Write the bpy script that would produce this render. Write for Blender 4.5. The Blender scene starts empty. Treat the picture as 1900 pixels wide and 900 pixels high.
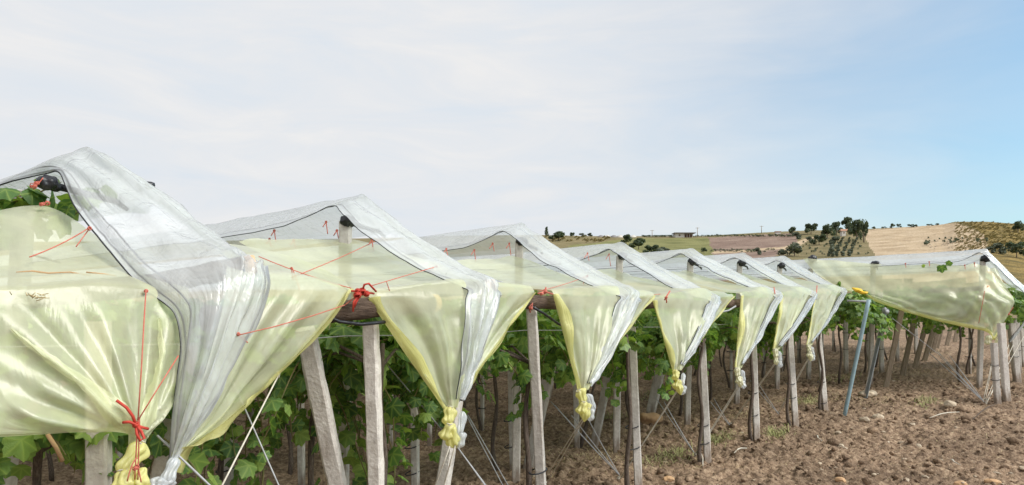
import bpy, bmesh, math, random
import numpy as np
from mathutils import Vector, Matrix

random.seed(7)
RNG = np.random.default_rng(7)
S = bpy.context.scene
COL = S.collection

# ------------------------------------------------------------------ camera
F, CX, HY, H = 1267.0, 950.0, 583.0, 1.75      # focal length / principal column / horizon row in photo pixels, eye height
TH = math.radians(37.8)                         # angle from the row-end line (X) to the view axis
CT, ST = math.cos(TH), math.sin(TH)
cam_d = bpy.data.cameras.new('camera')
cam_d.sensor_width = 36.0
cam_d.lens = 36.0 * F / 1900.0
cam_d.shift_y = (HY - 450.0) / 1900.0
cam_d.clip_end = 6000
cam = bpy.data.objects.new('camera', cam_d)
COL.objects.link(cam)
cam.location = (0, 0, H)
cam.rotation_euler = Vector((CT, ST, 0)).to_track_quat('-Z', 'Y').to_euler()
S.camera = cam

# ------------------------------------------------------------------ light
SUN_EL, SUN_AZ = math.radians(46), math.radians(-74)     # azimuth from +X towards +Y
sun_dir = Vector((math.cos(SUN_EL) * math.cos(SUN_AZ), math.cos(SUN_EL) * math.sin(SUN_AZ), math.sin(SUN_EL)))
sl = bpy.data.lights.new('sun', 'SUN')
sl.energy = 2.6
sl.angle = math.radians(34)
sl.color = (1.0, 0.95, 0.88)
sun = bpy.data.objects.new('sun', sl)
COL.objects.link(sun)
sun.rotation_euler = sun_dir.to_track_quat('Z', 'Y').to_euler()
sun.location = (0, 0, 30)

W = bpy.data.worlds.new('World')
S.world = W
W.use_nodes = True
wn, wl = W.node_tree.nodes, W.node_tree.links
wn.clear()


def nd(nodes, typ, **kw):
    n = nodes.new(typ)
    for k, v in kw.items():
        setattr(n, k, v)
    return n


w_out = nd(wn, 'ShaderNodeOutputWorld')
w_bg = nd(wn, 'ShaderNodeBackground')
w_bg.inputs['Strength'].default_value = 0.12
sky = nd(wn, 'ShaderNodeTexSky', sky_type='NISHITA')
sky.sun_disc = False
sky.sun_elevation = SUN_EL
sky.sun_rotation = math.pi / 2 - SUN_AZ
sky.air_density = 1.0
sky.dust_density = 1.5
sky.ozone_density = 1.5
geo = nd(wn, 'ShaderNodeTexCoord')
# thin high cloud: heavy over the vineyard, thinning towards +X -Y, with streaks
dot = nd(wn, 'ShaderNodeVectorMath', operation='DOT_PRODUCT')
ax = Vector((0.70, -0.62, 0.22)).normalized()
dot.inputs[1].default_value = ax
wl.new(geo.outputs['Generated'], dot.inputs[0])
mapp = nd(wn, 'ShaderNodeMapping')
mapp.inputs['Scale'].default_value = (1.6, 1.6, 7.0)
mapp.inputs['Rotation'].default_value = (0.10, 0.06, 0.4)
wl.new(geo.outputs['Generated'], mapp.inputs['Vector'])
n1 = nd(wn, 'ShaderNodeTexNoise')
n1.inputs['Scale'].default_value = 1.7
n1.inputs['Detail'].default_value = 7
n1.inputs['Roughness'].default_value = 0.52
n1.inputs['Distortion'].default_value = 0.5
wl.new(mapp.outputs['Vector'], n1.inputs['Vector'])
# veil factor = ramp(dot + noise)
ma = nd(wn, 'ShaderNodeMath', operation='MULTIPLY_ADD')
ma.inputs[1].default_value = 0.34
wl.new(n1.outputs['Fac'], ma.inputs[0])
wl.new(dot.outputs['Value'], ma.inputs[2])
vr = nd(wn, 'ShaderNodeMapRange', interpolation_type='SMOOTHSTEP')
vr.inputs['From Min'].default_value = 0.38
vr.inputs['From Max'].default_value = 1.10
vr.inputs['To Min'].default_value = 0.98
vr.inputs['To Max'].default_value = 0.10
wl.new(ma.outputs['Value'], vr.inputs['Value'])
# cloud brightness mottling
n2 = nd(wn, 'ShaderNodeTexNoise')
n2.inputs['Scale'].default_value = 2.6
n2.inputs['Detail'].default_value = 8
n2.inputs['Roughness'].default_value = 0.6
n2.inputs['Distortion'].default_value = 0.8
wl.new(mapp.outputs['Vector'], n2.inputs['Vector'])
cr = nd(wn, 'ShaderNodeValToRGB')
cr.color_ramp.elements[0].position = 0.30
cr.color_ramp.elements[0].color = (4.40, 4.70, 5.05, 1)
cr.color_ramp.elements[1].position = 0.72
cr.color_ramp.elements[1].color = (5.2, 5.12, 5.05, 1)
e = cr.color_ramp.elements.new(0.5)
e.color = (4.75, 4.85, 5.0, 1)
wl.new(n2.outputs['Fac'], cr.inputs['Fac'])
wm = nd(wn, 'ShaderNodeMixRGB')
wl.new(vr.outputs['Result'], wm.inputs['Fac'])
tint = nd(wn, 'ShaderNodeMixRGB', blend_type='MULTIPLY')
tint.inputs['Fac'].default_value = 1.0
tint.inputs['Color2'].default_value = (0.84, 1.10, 1.08, 1)
wl.new(sky.outputs['Color'], tint.inputs['Color1'])
wl.new(tint.outputs['Color'], wm.inputs['Color1'])
wl.new(cr.outputs['Color'], wm.inputs['Color2'])
wl.new(wm.outputs['Color'], w_bg.inputs['Color'])
wl.new(w_bg.outputs['Background'], w_out.inputs['Surface'])

S.view_settings.view_transform = 'Standard'
S.view_settings.look = 'None'
S.view_settings.exposure = 0.5
S.view_settings.gamma = 1.0
S.cycles.transparent_max_bounces = 24
S.cycles.max_bounces = 8
S.cycles.diffuse_bounces = 4
S.cycles.transmission_bounces = 6


# ------------------------------------------------------------------ geometry of the view (photo pixel -> place)
def rd(px, py):
    r = (px - CX) / F
    return (CT + r * ST, ST - r * CT, (HY - py) / F)


def onY(px, py, Y):
    d = rd(px, py); t = Y / d[1]
    return np.array((d[0] * t, Y, H + d[2] * t))


def onX(px, py, X):
    d = rd(px, py); t = X / d[0]
    return np.array((X, d[1] * t, H + d[2] * t))


def atD(px, py, D):
    d = rd(px, py)
    return np.array((d[0] * D, d[1] * D, H + d[2] * D))


def gz(x, y):
    t = np.clip(np.asarray(x, float) - 8.0, 0, 40)
    return 0.04 * (np.sqrt(t * t + 1.0) - 1.0)


def onG(px, py):
    d = rd(px, py)
    lo, hi = 0.5, 70.0
    for _ in range(40):
        m = (lo + hi) / 2
        if H + d[2] * m > float(gz(d[0] * m, d[1] * m)):
            lo = m
        else:
            hi = m
    return np.array((d[0] * lo, d[1] * lo, float(gz(d[0] * lo, d[1] * lo))))


# ------------------------------------------------------------------ object helpers
def tag(o, label=None, cat=None, group=None, kind=None):
    if label: o['label'] = label
    if cat: o['category'] = cat
    if group: o['group'] = group
    if kind: o['kind'] = kind
    return o


def empty(name, loc=(0, 0, 0), rz=0.0):
    o = bpy.data.objects.new(name, None)
    COL.objects.link(o)
    o.location = tuple(float(c) for c in loc)
    o.rotation_euler = (0, 0, rz)
    return o


def mesh_obj(name, verts, faces, mats, parent=None, smooth=True, loc=None, midx=None, uvs=None, attr=None):
    me = bpy.data.meshes.new(name)
    verts = np.asarray(verts, dtype=np.float32)
    if isinstance(faces, np.ndarray):
        nf, k = faces.shape
        me.vertices.add(len(verts)); me.vertices.foreach_set('co', verts.ravel())
        me.loops.add(nf * k); me.loops.foreach_set('vertex_index', faces.ravel().astype(np.int32))
        me.polygons.add(nf)
        me.polygons.foreach_set('loop_start', np.arange(0, nf * k, k, dtype=np.int32))
        me.polygons.foreach_set('loop_total', np.full(nf, k, dtype=np.int32))
        me.update(calc_edges=True)
    else:
        me.from_pydata([tuple(map(float, v)) for v in verts], [], [tuple(f) for f in faces])
        me.update()
    if not isinstance(mats, (list, tuple)): mats = [mats]
    for m in mats: me.materials.append(m)
    if midx is not None:
        me.polygons.foreach_set('material_index', np.asarray(midx, dtype=np.int32))
    if smooth:
        me.polygons.foreach_set('use_smooth', np.ones(len(me.polygons), dtype=bool))
    if attr:
        for an, av in attr.items():
            a = me.attributes.new(an, 'FLOAT', 'POINT')
            a.data.foreach_set('value', np.asarray(av, dtype=np.float32))
    me.validate()
    o = bpy.data.objects.new(name, me)
    COL.objects.link(o)
    if parent is not None: o.parent = parent
    if loc is not None: o.location = tuple(float(c) for c in loc)
    return o


class MB:
    """collects simple solids into one mesh"""
    def __init__(self): self.v, self.f, self.m = [], [], []

    def add(self, v, f, m=0):
        b = len(self.v)
        self.v += [tuple(float(c) for c in p) for p in v]
        self.f += [tuple(i + b for i in q) for q in f]
        self.m += [m] * len(f)
        return self

    def tube(self, pts, r, n=6, m=0, cap=True):
        pts = [Vector(tuple(map(float, p))) for p in pts]
        k = len(pts)
        rs = list(r) if hasattr(r, '__len__') else [r] * k
        v, f = [], []
        up = None
        for i in range(k):
            t = (pts[min(i + 1, k - 1)] - pts[max(i - 1, 0)])
            if t.length < 1e-9: t = Vector((0, 0, 1))
            t.normalize()
            if up is None:
                up = Vector((0, 0, 1)) if abs(t.z) < 0.9 else Vector((1, 0, 0))
            a = up - t * up.dot(t)
            if a.length < 1e-6: a = t.orthogonal()
            a.normalize(); b = t.cross(a); up = a
            for j in range(n):
                an = 2 * math.pi * j / n
                v.append(pts[i] + (a * math.cos(an) + b * math.sin(an)) * rs[i])
        for i in range(k - 1):
            for j in range(n):
                j2 = (j + 1) % n
                f.append((i * n + j, i * n + j2, (i + 1) * n + j2, (i + 1) * n + j))
        if cap:
            f.append(tuple(range(n - 1, -1, -1)))
            f.append(tuple((k - 1) * n + j for j in range(n)))
        return self.add(v, f, m)

    def prism(self, p0, p1, w, d, ax=(1, 0, 0), m=0, bev=0.12, seg=6, jit=0.0):
        """bevelled square post from p0 to p1"""
        p0, p1 = Vector(tuple(map(float, p0))), Vector(tuple(map(float, p1)))
        t = (p1 - p0).normalized()
        a = Vector(ax); a = (a - t * a.dot(t)).normalized(); b = t.cross(a)
        prof = []
        for sx, sy in ((1, 1), (-1, 1), (-1, -1), (1, -1)):
            c1, c2 = (1 - bev * 2, 1), (1, 1 - bev * 2)
            q = [c2, c1] if sx * sy > 0 else [c1, c2]
            for cx, cy in q: prof.append((sx * cx * w / 2, sy * cy * d / 2))
        n = len(prof); v, f = [], []
        for i in range(seg + 1):
            c = p0.lerp(p1, i / seg)
            for (x, y) in prof:
                v.append(c + a * (x + random.uniform(-jit, jit)) + b * (y + random.uniform(-jit, jit)))
        for i in range(seg):
            for j in range(n):
                j2 = (j + 1) % n
                f.append((i * n + j, i * n + j2, (i + 1) * n + j2, (i + 1) * n + j))
        f.append(tuple(range(n - 1, -1, -1))); f.append(tuple(seg * n + j for j in range(n)))
        return self.add(v, f, m)

    def box(self, c, s, m=0, rz=0.0):
        cx, cy, cz = c; hx, hy, hz = s[0] / 2, s[1] / 2, s[2] / 2
        ca, sa = math.cos(rz), math.sin(rz)
        v = [(cx + x * ca - y * sa, cy + x * sa + y * ca, cz + z) for z in (-hz, hz) for x, y in ((-hx, -hy), (hx, -hy), (hx, hy), (-hx, hy))]
        return self.add(v, [(3, 2, 1, 0), (4, 5, 6, 7), (0, 1, 5, 4), (1, 2, 6, 5), (2, 3, 7, 6), (3, 0, 4, 7)], m)

    def lump(self, c, s, seed=0, sub=2, amp=0.25, freq=2.0, m=0, rot=None):
        v, f = ico(sub)
        r = np.random.default_rng(seed)
        off = r.uniform(-50, 50, 3)
        d = vnoise3(v * freq + off) * amp + vnoise3(v * freq * 2.3 + off + 9) * amp * 0.5
        p = v * (1 + d)[:, None] * np.asarray(s)
        if rot is not None: p = p @ np.asarray(rot.to_3x3()).T
        return self.add(p + np.asarray(c, float), [tuple(q) for q in f], m)

    def build(self, name, mats, parent=None, smooth=True, loc=None):
        o = mesh_obj(name, np.array(self.v), self.f, mats, parent, smooth, loc, midx=self.m)
        return o


_ICO = {}


def ico(sub):
    if sub not in _ICO:
        bm = bmesh.new(); bmesh.ops.create_icosphere(bm, subdivisions=sub, radius=1.0)
        bm.verts.ensure_lookup_table()
        _ICO[sub] = (np.array([v.co[:] for v in bm.verts]), np.array([[v.index for v in f.verts] for f in bm.faces]))
        bm.free()
    return _ICO[sub]


# numpy noises ------------------------------------------------------
def _h(ix, iy, iz=0):
    n = (ix.astype(np.int64) * 374761393 + iy.astype(np.int64) * 668265263 + np.asarray(iz).astype(np.int64) * 2147483647 // 7 * 3) & 0xffffffff
    n = ((n ^ (n >> 13)) * 1274126177) & 0xffffffff
    n = n ^ (n >> 16)
    return (n & 0xffff) / 32767.5 - 1.0


def vnoise2(x, y):
    ix, iy = np.floor(x), np.floor(y)
    fx, fy = x - ix, y - iy
    fx, fy = fx * fx * (3 - 2 * fx), fy * fy * (3 - 2 * fy)
    a, b = _h(ix, iy), _h(ix + 1, iy)
    c, d = _h(ix, iy + 1), _h(ix + 1, iy + 1)
    return (a * (1 - fx) + b * fx) * (1 - fy) + (c * (1 - fx) + d * fx) * fy


def vnoise3(p):
    x, y, z = p[:, 0], p[:, 1], p[:, 2]
    i = np.floor(p); f = p - i; f = f * f * (3 - 2 * f)
    out = 0
    for dx in (0, 1):
        for dy in (0, 1):
            for dz in (0, 1):
                w = (f[:, 0] if dx else 1 - f[:, 0]) * (f[:, 1] if dy else 1 - f[:, 1]) * (f[:, 2] if dz else 1 - f[:, 2])
                out = out + w * _h(i[:, 0] + dx, i[:, 1] + dy, i[:, 2] + dz)
    return out


def worley2(x, y, seed=0):
    ix, iy = np.floor(x), np.floor(y)
    best = np.full(x.shape, 9.0)
    for dx in (-1, 0, 1):
        for dy in (-1, 0, 1):
            cx, cy = ix + dx, iy + dy
            qx = cx + 0.5 + 0.45 * _h(cx + seed, cy)
            qy = cy + 0.5 + 0.45 * _h(cx, cy + seed + 77)
            best = np.minimum(best, (x - qx) ** 2 + (y - qy) ** 2)
    return np.sqrt(best)


# ------------------------------------------------------------------ materials
MAT = {}


def new_mat(name):
    m = bpy.data.materials.new(name)
    m.use_nodes = True
    m.node_tree.nodes.clear()
    MAT[name] = m
    return m, m.node_tree.nodes, m.node_tree.links


def noise_mat(name, cols, scale=8.0, detail=6, rough=0.85, bump=0.3, bscale=None, coord='Object', stretch=None, rnd=0.0, spec=0.3, dist=0.02):
    """principled material, colours spread by noise, optional bump and per-piece brightness"""
    m, N, L = new_mat(name)
    out = nd(N, 'ShaderNodeOutputMaterial'); p = nd(N, 'ShaderNodeBsdfPrincipled')
    p.inputs['Roughness'].default_value = rough
    p.inputs['Specular IOR Level'].default_value = spec
    tc = nd(N, 'ShaderNodeTexCoord'); src = tc.outputs[coord]
    if stretch:
        mp = nd(N, 'ShaderNodeMapping'); mp.inputs['Scale'].default_value = stretch
        L.new(src, mp.inputs['Vector']); src = mp.outputs['Vector']
    nz = nd(N, 'ShaderNodeTexNoise'); nz.inputs['Scale'].default_value = scale; nz.inputs['Detail'].default_value = detail
    nz.inputs['Roughness'].default_value = 0.6
    L.new(src, nz.inputs['Vector'])
    rp = nd(N, 'ShaderNodeValToRGB')
    el = rp.color_ramp.elements
    n = len(cols)
    pos = [0.3 + 0.4 * i / max(1, n - 1) for i in range(n)]
    el[0].position, el[0].color = pos[0], (*cols[0], 1)
    el[1].position, el[1].color = pos[-1], (*cols[-1], 1)
    for i in range(1, n - 1):
        q = el.new(pos[i]); q.color = (*cols[i], 1)
    L.new(nz.outputs['Fac'], rp.inputs['Fac'])
    colr = rp.outputs['Color']
    if rnd > 0:
        oi = nd(N, 'ShaderNodeObjectInfo'); gi = nd(N, 'ShaderNodeNewGeometry')
        ad = nd(N, 'ShaderNodeMath', operation='ADD'); L.new(oi.outputs['Random'], ad.inputs[0]); L.new(gi.outputs['Random Per Island'], ad.inputs[1])
        fr = nd(N, 'ShaderNodeMath', operation='FRACT'); L.new(ad.outputs[0], fr.inputs[0])
        mr = nd(N, 'ShaderNodeMapRange'); mr.inputs['To Min'].default_value = 1 - rnd; mr.inputs['To Max'].default_value = 1 + rnd
        L.new(fr.outputs[0], mr.inputs['Value'])
        hs = nd(N, 'ShaderNodeHueSaturation'); L.new(colr, hs.inputs['Color']); L.new(mr.outputs['Result'], hs.inputs['Value'])
        colr = hs.outputs['Color']
    L.new(colr, p.inputs['Base Color'])
    if bump > 0:
        nb = nd(N, 'ShaderNodeTexNoise'); nb.inputs['Scale'].default_value = bscale or scale * 3; nb.inputs['Detail'].default_value = 6
        L.new(src, nb.inputs['Vector'])
        bp = nd(N, 'ShaderNodeBump'); bp.inputs['Strength'].default_value = bump; bp.inputs['Distance'].default_value = dist
        L.new(nb.outputs['Fac'], bp.inputs['Height']); L.new(bp.outputs['Normal'], p.inputs['Normal'])
    L.new(p.outputs['BSDF'], out.inputs['Surface'])
    return m


def film_mat(name, tint, body, opacity, rough=0.22, crinkle=0.35, gloss=1.0, dirt=0.15, trans=0.5, fine=1.0, stain=0.0):
    """thin translucent plastic film: part clear, part milky (reflecting and letting through), glossy skin"""
    m, N, L = new_mat(name)
    out = nd(N, 'ShaderNodeOutputMaterial')
    tc = nd(N, 'ShaderNodeTexCoord')
    nz = nd(N, 'ShaderNodeTexNoise'); nz.inputs['Scale'].default_value = 2.3; nz.inputs['Detail'].default_value = 8; nz.inputs['Roughness'].default_value = 0.62
    nz.inputs['Distortion'].default_value = 0.6
    L.new(tc.outputs['Object'], nz.inputs['Vector'])
    mr = nd(N, 'ShaderNodeMapRange'); mr.inputs['From Min'].default_value = 0.3; mr.inputs['From Max'].default_value = 0.7
    mr.inputs['To Min'].default_value = opacity - dirt; mr.inputs['To Max'].default_value = opacity + dirt
    L.new(nz.outputs['Fac'], mr.inputs['Value'])
    n2 = nd(N, 'ShaderNodeTexNoise'); n2.inputs['Scale'].default_value = 9.0; n2.inputs['Detail'].default_value = 5; n2.inputs['Distortion'].default_value = 1.6
    mp = nd(N, 'ShaderNodeMapping'); mp.inputs['Scale'].default_value = (1.0, 1.0, 0.55)
    L.new(tc.outputs['Object'], mp.inputs['Vector']); L.new(mp.outputs['Vector'], n2.inputs['Vector'])
    # fine pleats that run along the length of the sheet
    au = nd(N, 'ShaderNodeAttribute'); au.attribute_name = 'across'; av = nd(N, 'ShaderNodeAttribute'); av.attribute_name = 'along'
    cx = nd(N, 'ShaderNodeCombineXYZ'); L.new(au.outputs['Fac'], cx.inputs['X']); L.new(av.outputs['Fac'], cx.inputs['Y'])
    n3 = nd(N, 'ShaderNodeTexNoise'); n3.inputs['Scale'].default_value = 1.0; n3.inputs['Detail'].default_value = 4; n3.inputs['Distortion'].default_value = 0.4
    mp3 = nd(N, 'ShaderNodeMapping'); mp3.inputs['Scale'].default_value = (18.0, 0.7, 1.0)
    L.new(cx.outputs[0], mp3.inputs['Vector']); L.new(mp3.outputs['Vector'], n3.inputs['Vector'])
    hs_ = nd(N, 'ShaderNodeMath', operation='MULTIPLY_ADD'); hs_.inputs[1].default_value = 0.8
    n2s = nd(N, 'ShaderNodeMath', operation='MULTIPLY'); n2s.inputs[1].default_value = fine; L.new(n2.outputs['Fac'], n2s.inputs[0])
    L.new(n3.outputs['Fac'], hs_.inputs[0]); L.new(n2s.outputs[0], hs_.inputs[2])
    bp = nd(N, 'ShaderNodeBump'); bp.inputs['Strength'].default_value = crinkle; bp.inputs['Distance'].default_value = 0.03
    L.new(hs_.outputs[0], bp.inputs['Height'])
    tr = nd(N, 'ShaderNodeBsdfTransparent'); tr.inputs['Color'].default_value = (*tint, 1)
    df = nd(N, 'ShaderNodeBsdfDiffuse'); df.inputs['Color'].default_value = (*body, 1)
    tl = nd(N, 'ShaderNodeBsdfTranslucent'); tl.inputs['Color'].default_value = (*body, 1)
    L.new(bp.outputs['Normal'], df.inputs['Normal']); L.new(bp.outputs['Normal'], tl.inputs['Normal'])
    if stain > 0:      # dust and dried water marks on the film
        ns = nd(N, 'ShaderNodeTexNoise'); ns.inputs['Scale'].default_value = 5.5; ns.inputs['Detail'].default_value = 9; ns.inputs['Roughness'].default_value = 0.7
        L.new(tc.outputs['Object'], ns.inputs['Vector'])
        ms = nd(N, 'ShaderNodeMapRange'); ms.inputs['From Min'].default_value = 0.52; ms.inputs['From Max'].default_value = 0.72; ms.inputs['To Max'].default_value = stain
        L.new(ns.outputs['Fac'], ms.inputs['Value'])
        mc = nd(N, 'ShaderNodeMixRGB'); mc.inputs['Color1'].default_value = (*body, 1); mc.inputs['Color2'].default_value = (0.52, 0.46, 0.30, 1)
        L.new(ms.outputs['Result'], mc.inputs['Fac']); L.new(mc.outputs['Color'], df.inputs['Color']); L.new(mc.outputs['Color'], tl.inputs['Color'])
    mb = nd(N, 'ShaderNodeMixShader'); mb.inputs['Fac'].default_value = trans
    L.new(df.outputs[0], mb.inputs[1]); L.new(tl.outputs[0], mb.inputs[2])
    m1 = nd(N, 'ShaderNodeMixShader'); L.new(mr.outputs['Result'], m1.inputs['Fac'])
    L.new(tr.outputs[0], m1.inputs[1]); L.new(mb.outputs[0], m1.inputs[2])
    gl = nd(N, 'ShaderNodeBsdfGlossy'); gl.inputs['Roughness'].default_value = rough
    L.new(bp.outputs['Normal'], gl.inputs['Normal'])
    lw = nd(N, 'ShaderNodeLayerWeight'); L.new(bp.outputs['Normal'], lw.inputs['Normal'])
    pw = nd(N, 'ShaderNodeMath', operation='POWER'); pw.inputs[1].default_value = 4.0; L.new(lw.outputs['Facing'], pw.inputs[0])
    fm = nd(N, 'ShaderNodeMath', operation='MULTIPLY_ADD'); fm.inputs[1].default_value = 0.55 * gloss; fm.inputs[2].default_value = 0.05 * gloss; fm.use_clamp = True
    L.new(pw.outputs[0], fm.inputs[0])
    m2 = nd(N, 'ShaderNodeMixShader'); L.new(fm.outputs[0], m2.inputs['Fac'])
    L.new(m1.outputs[0], m2.inputs[1]); L.new(gl.outputs[0], m2.inputs[2])
    L.new(m2.outputs[0], out.inputs['Surface'])
    return m


def leaf_mat(name, c_dark, c_mid, c_light, trans=0.35, rough=0.45):
    m, N, L = new_mat(name)
    out = nd(N, 'ShaderNodeOutputMaterial')
    oi = nd(N, 'ShaderNodeObjectInfo'); gi = nd(N, 'ShaderNodeNewGeometry')
    ad = nd(N, 'ShaderNodeMath', operation='ADD'); L.new(oi.outputs['Random'], ad.inputs[0]); L.new(gi.outputs['Random Per Island'], ad.inputs[1])
    fr = nd(N, 'ShaderNodeMath', operation='FRACT'); L.new(ad.outputs[0], fr.inputs[0])
    rp = nd(N, 'ShaderNodeValToRGB'); el = rp.color_ramp.elements
    el[0].position, el[0].color = 0.0, (*c_dark, 1)
    el[1].position, el[1].color = 1.0, (*c_light, 1)
    q = el.new(0.55); q.color = (*c_mid, 1)
    L.new(fr.outputs[0], rp.inputs['Fac'])
    at = nd(N, 'ShaderNodeAttribute'); at.attribute_name = 'vein'
    pw = nd(N, 'ShaderNodeMath', operation='POWER'); pw.inputs[1].default_value = 5.0; L.new(at.outputs['Fac'], pw.inputs[0])
    hs = nd(N, 'ShaderNodeMixRGB'); hs.inputs['Color2'].default_value = (min(1, c_light[0] * 1.5), min(1, c_light[1] * 1.4), c_light[2] * 1.5, 1)
    sc = nd(N, 'ShaderNodeMath', operation='MULTIPLY'); sc.inputs[1].default_value = 0.55; L.new(pw.outputs[0], sc.inputs[0])
    L.new(sc.outputs[0], hs.inputs['Fac']); L.new(rp.outputs['Color'], hs.inputs['Color1'])
    p = nd(N, 'ShaderNodeBsdfPrincipled'); p.inputs['Roughness'].default_value = rough; p.inputs['Specular IOR Level'].default_value = 0.35
    L.new(hs.outputs['Color'], p.inputs['Base Color'])
    tc = nd(N, 'ShaderNodeTexCoord'); nz = nd(N, 'ShaderNodeTexNoise'); nz.inputs['Scale'].default_value = 25
    L.new(tc.outputs['Object'], nz.inputs['Vector'])
    bp = nd(N, 'ShaderNodeBump'); bp.inputs['Strength'].default_value = 0.35; bp.inputs['Distance'].default_value = 0.01
    L.new(nz.outputs['Fac'], bp.inputs['Height']); L.new(bp.outputs['Normal'], p.inputs['Normal'])
    tl = nd(N, 'ShaderNodeBsdfTranslucent')
    br = nd(N, 'ShaderNodeMixRGB', blend_type='MULTIPLY'); br.inputs['Fac'].default_value = 1; br.inputs['Color2'].default_value = (1.5, 1.6, 0.7, 1)
    L.new(hs.outputs['Color'], br.inputs['Color1']); L.new(br.outputs['Color'], tl.inputs['Color'])
    mx = nd(N, 'ShaderNodeMixShader'); mx.inputs['Fac'].default_value = trans
    L.new(p.outputs[0], mx.inputs[1]); L.new(tl.outputs[0], mx.inputs[2]); L.new(mx.outputs[0], out.inputs['Surface'])
    return m


WHITE_FILM = film_mat('clear_film', (0.97, 0.985, 1.0), (0.92, 0.94, 0.95), 0.48, rough=0.21, crinkle=0.6, gloss=1.4, dirt=.1, trans=0.32, fine=.6)
HEM_FILM = film_mat('clear_film_hem', (0.95, 0.97, 1.0), (0.84, 0.86, 0.88), 0.54, rough=0.3, crinkle=0.3, gloss=1.1, dirt=0.08, trans=0.4)
YELLOW_FILM = film_mat('yellow_film', (0.95, 0.98, 0.84), (0.94, 0.95, 0.66), 0.50, rough=0.30, crinkle=0.26, gloss=0.92, dirt=0.10, trans=0.34, fine=.2, stain=.16)
YELLOW_FOLD = film_mat('yellow_film_folded', (0.9, 0.9, 0.5), (0.88, 0.84, 0.36), 0.76, rough=0.38, crinkle=0.5, gloss=0.8, dirt=0.08, trans=0.38)
CREAM = film_mat('cream_film', (0.93, 0.93, 0.75), (0.86, 0.84, 0.62), 0.78, rough=0.38, crinkle=0.5, gloss=0.8, dirt=0.08, trans=0.35)
CONCRETE = noise_mat('concrete', [(0.47, 0.43, 0.395), (0.57, 0.525, 0.48), (0.65, 0.61, 0.565)], scale=22, rough=0.92, bump=0.5, bscale=55, rnd=0.12, dist=0.012)
N, L = CONCRETE.node_tree.nodes, CONCRETE.node_tree.links      # soil splashed up the foot of each post, streaks higher up
p = next(n for n in N if n.type == 'BSDF_PRINCIPLED'); src = p.inputs['Base Color'].links[0].from_socket
tc = nd(N, 'ShaderNodeTexCoord'); sp = nd(N, 'ShaderNodeSeparateXYZ'); L.new(tc.outputs['Object'], sp.inputs[0])
mp = nd(N, 'ShaderNodeMapping'); mp.inputs['Scale'].default_value = (9, 9, 2.2); L.new(tc.outputs['Object'], mp.inputs['Vector'])
nz = nd(N, 'ShaderNodeTexNoise'); nz.inputs['Scale'].default_value = 1.6; nz.inputs['Detail'].default_value = 6; L.new(mp.outputs['Vector'], nz.inputs['Vector'])
zz = nd(N, 'ShaderNodeMapRange'); zz.inputs['From Min'].default_value = 0.0; zz.inputs['From Max'].default_value = 0.30; zz.inputs['To Min'].default_value = 0.42; zz.inputs['To Max'].default_value = -0.06
L.new(sp.outputs['Z'], zz.inputs['Value'])
ad = nd(N, 'ShaderNodeMath', operation='ADD'); L.new(nz.outputs['Fac'], ad.inputs[0]); L.new(zz.outputs['Result'], ad.inputs[1])
mr = nd(N, 'ShaderNodeMapRange'); mr.inputs['From Min'].default_value = 0.52; mr.inputs['From Max'].default_value = 0.80; mr.inputs['To Max'].default_value = 0.75
L.new(ad.outputs[0], mr.inputs['Value'])
mx = nd(N, 'ShaderNodeMixRGB'); mx.inputs['Color2'].default_value = (0.22, 0.155, 0.11, 1)
L.new(mr.outputs['Result'], mx.inputs['Fac']); L.new(src, mx.inputs['Color1']); L.new(mx.outputs['Color'], p.inputs['Base Color'])
WOOD = noise_mat('weathered_wood', [(0.20, 0.15, 0.105), (0.30, 0.235, 0.17), (0.38, 0.31, 0.23)], scale=14, rough=0.9, bump=0.4, stretch=(6, 6, 0.7), rnd=0.12)
BARK = noise_mat('bark', [(0.055, 0.036, 0.026), (0.12, 0.08, 0.058), (0.21, 0.15, 0.11)], scale=16, rough=0.95, bump=0.9, stretch=(0.5, 5, 5), dist=0.02)
CUTWOOD = noise_mat('cut_wood', [(0.60, 0.38, 0.22), (0.74, 0.52, 0.33)], scale=18, rough=0.8, bump=0.2)
VBARK = noise_mat('vine_bark', [(0.085, 0.065, 0.052), (0.17, 0.13, 0.105), (0.26, 0.21, 0.17)], scale=25, rough=0.95, bump=0.9, stretch=(5, 5, 0.6))
SHOOT = noise_mat('green_shoot', [(0.10, 0.13, 0.04), (0.20, 0.17, 0.07), (0.26, 0.17, 0.09)], scale=5, rough=0.7, bump=0)
BLACK = noise_mat('black_plastic', [(0.008, 0.008, 0.010), (0.02, 0.02, 0.025)], scale=12, rough=0.38, bump=0.6, bscale=18, spec=0.5)
RED = noise_mat('red_twine', [(0.48, 0.10, 0.065), (0.62, 0.20, 0.15)], scale=30, rough=0.6, bump=0)
BIGRED = noise_mat('deep_red_twine', [(0.42, 0.03, 0.02), (0.55, 0.07, 0.045)], scale=30, rough=0.55, bump=0)
ROPE = noise_mat('pale_rope', [(0.50, 0.45, 0.37), (0.68, 0.63, 0.54)], scale=40, rough=0.85, bump=0.3, bscale=120)
WIRE = noise_mat('galvanised_wire', [(0.30, 0.30, 0.31), (0.46, 0.46, 0.47)], scale=20, rough=0.5, bump=0)
BLUE = noise_mat('blue_paint', [(0.22, 0.32, 0.36), (0.30, 0.41, 0.45)], scale=9, rough=0.5, bump=0.1)
STEEL = noise_mat('galvanised_steel', [(0.17, 0.185, 0.195), (0.28, 0.30, 0.31)], scale=9, rough=0.5, bump=0.1)
STONE = noise_mat('pale_stone', [(0.26, 0.20, 0.14), (0.42, 0.34, 0.25), (0.54, 0.46, 0.36)], scale=7, rough=0.95, bump=0.5, rnd=0.2)
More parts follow.
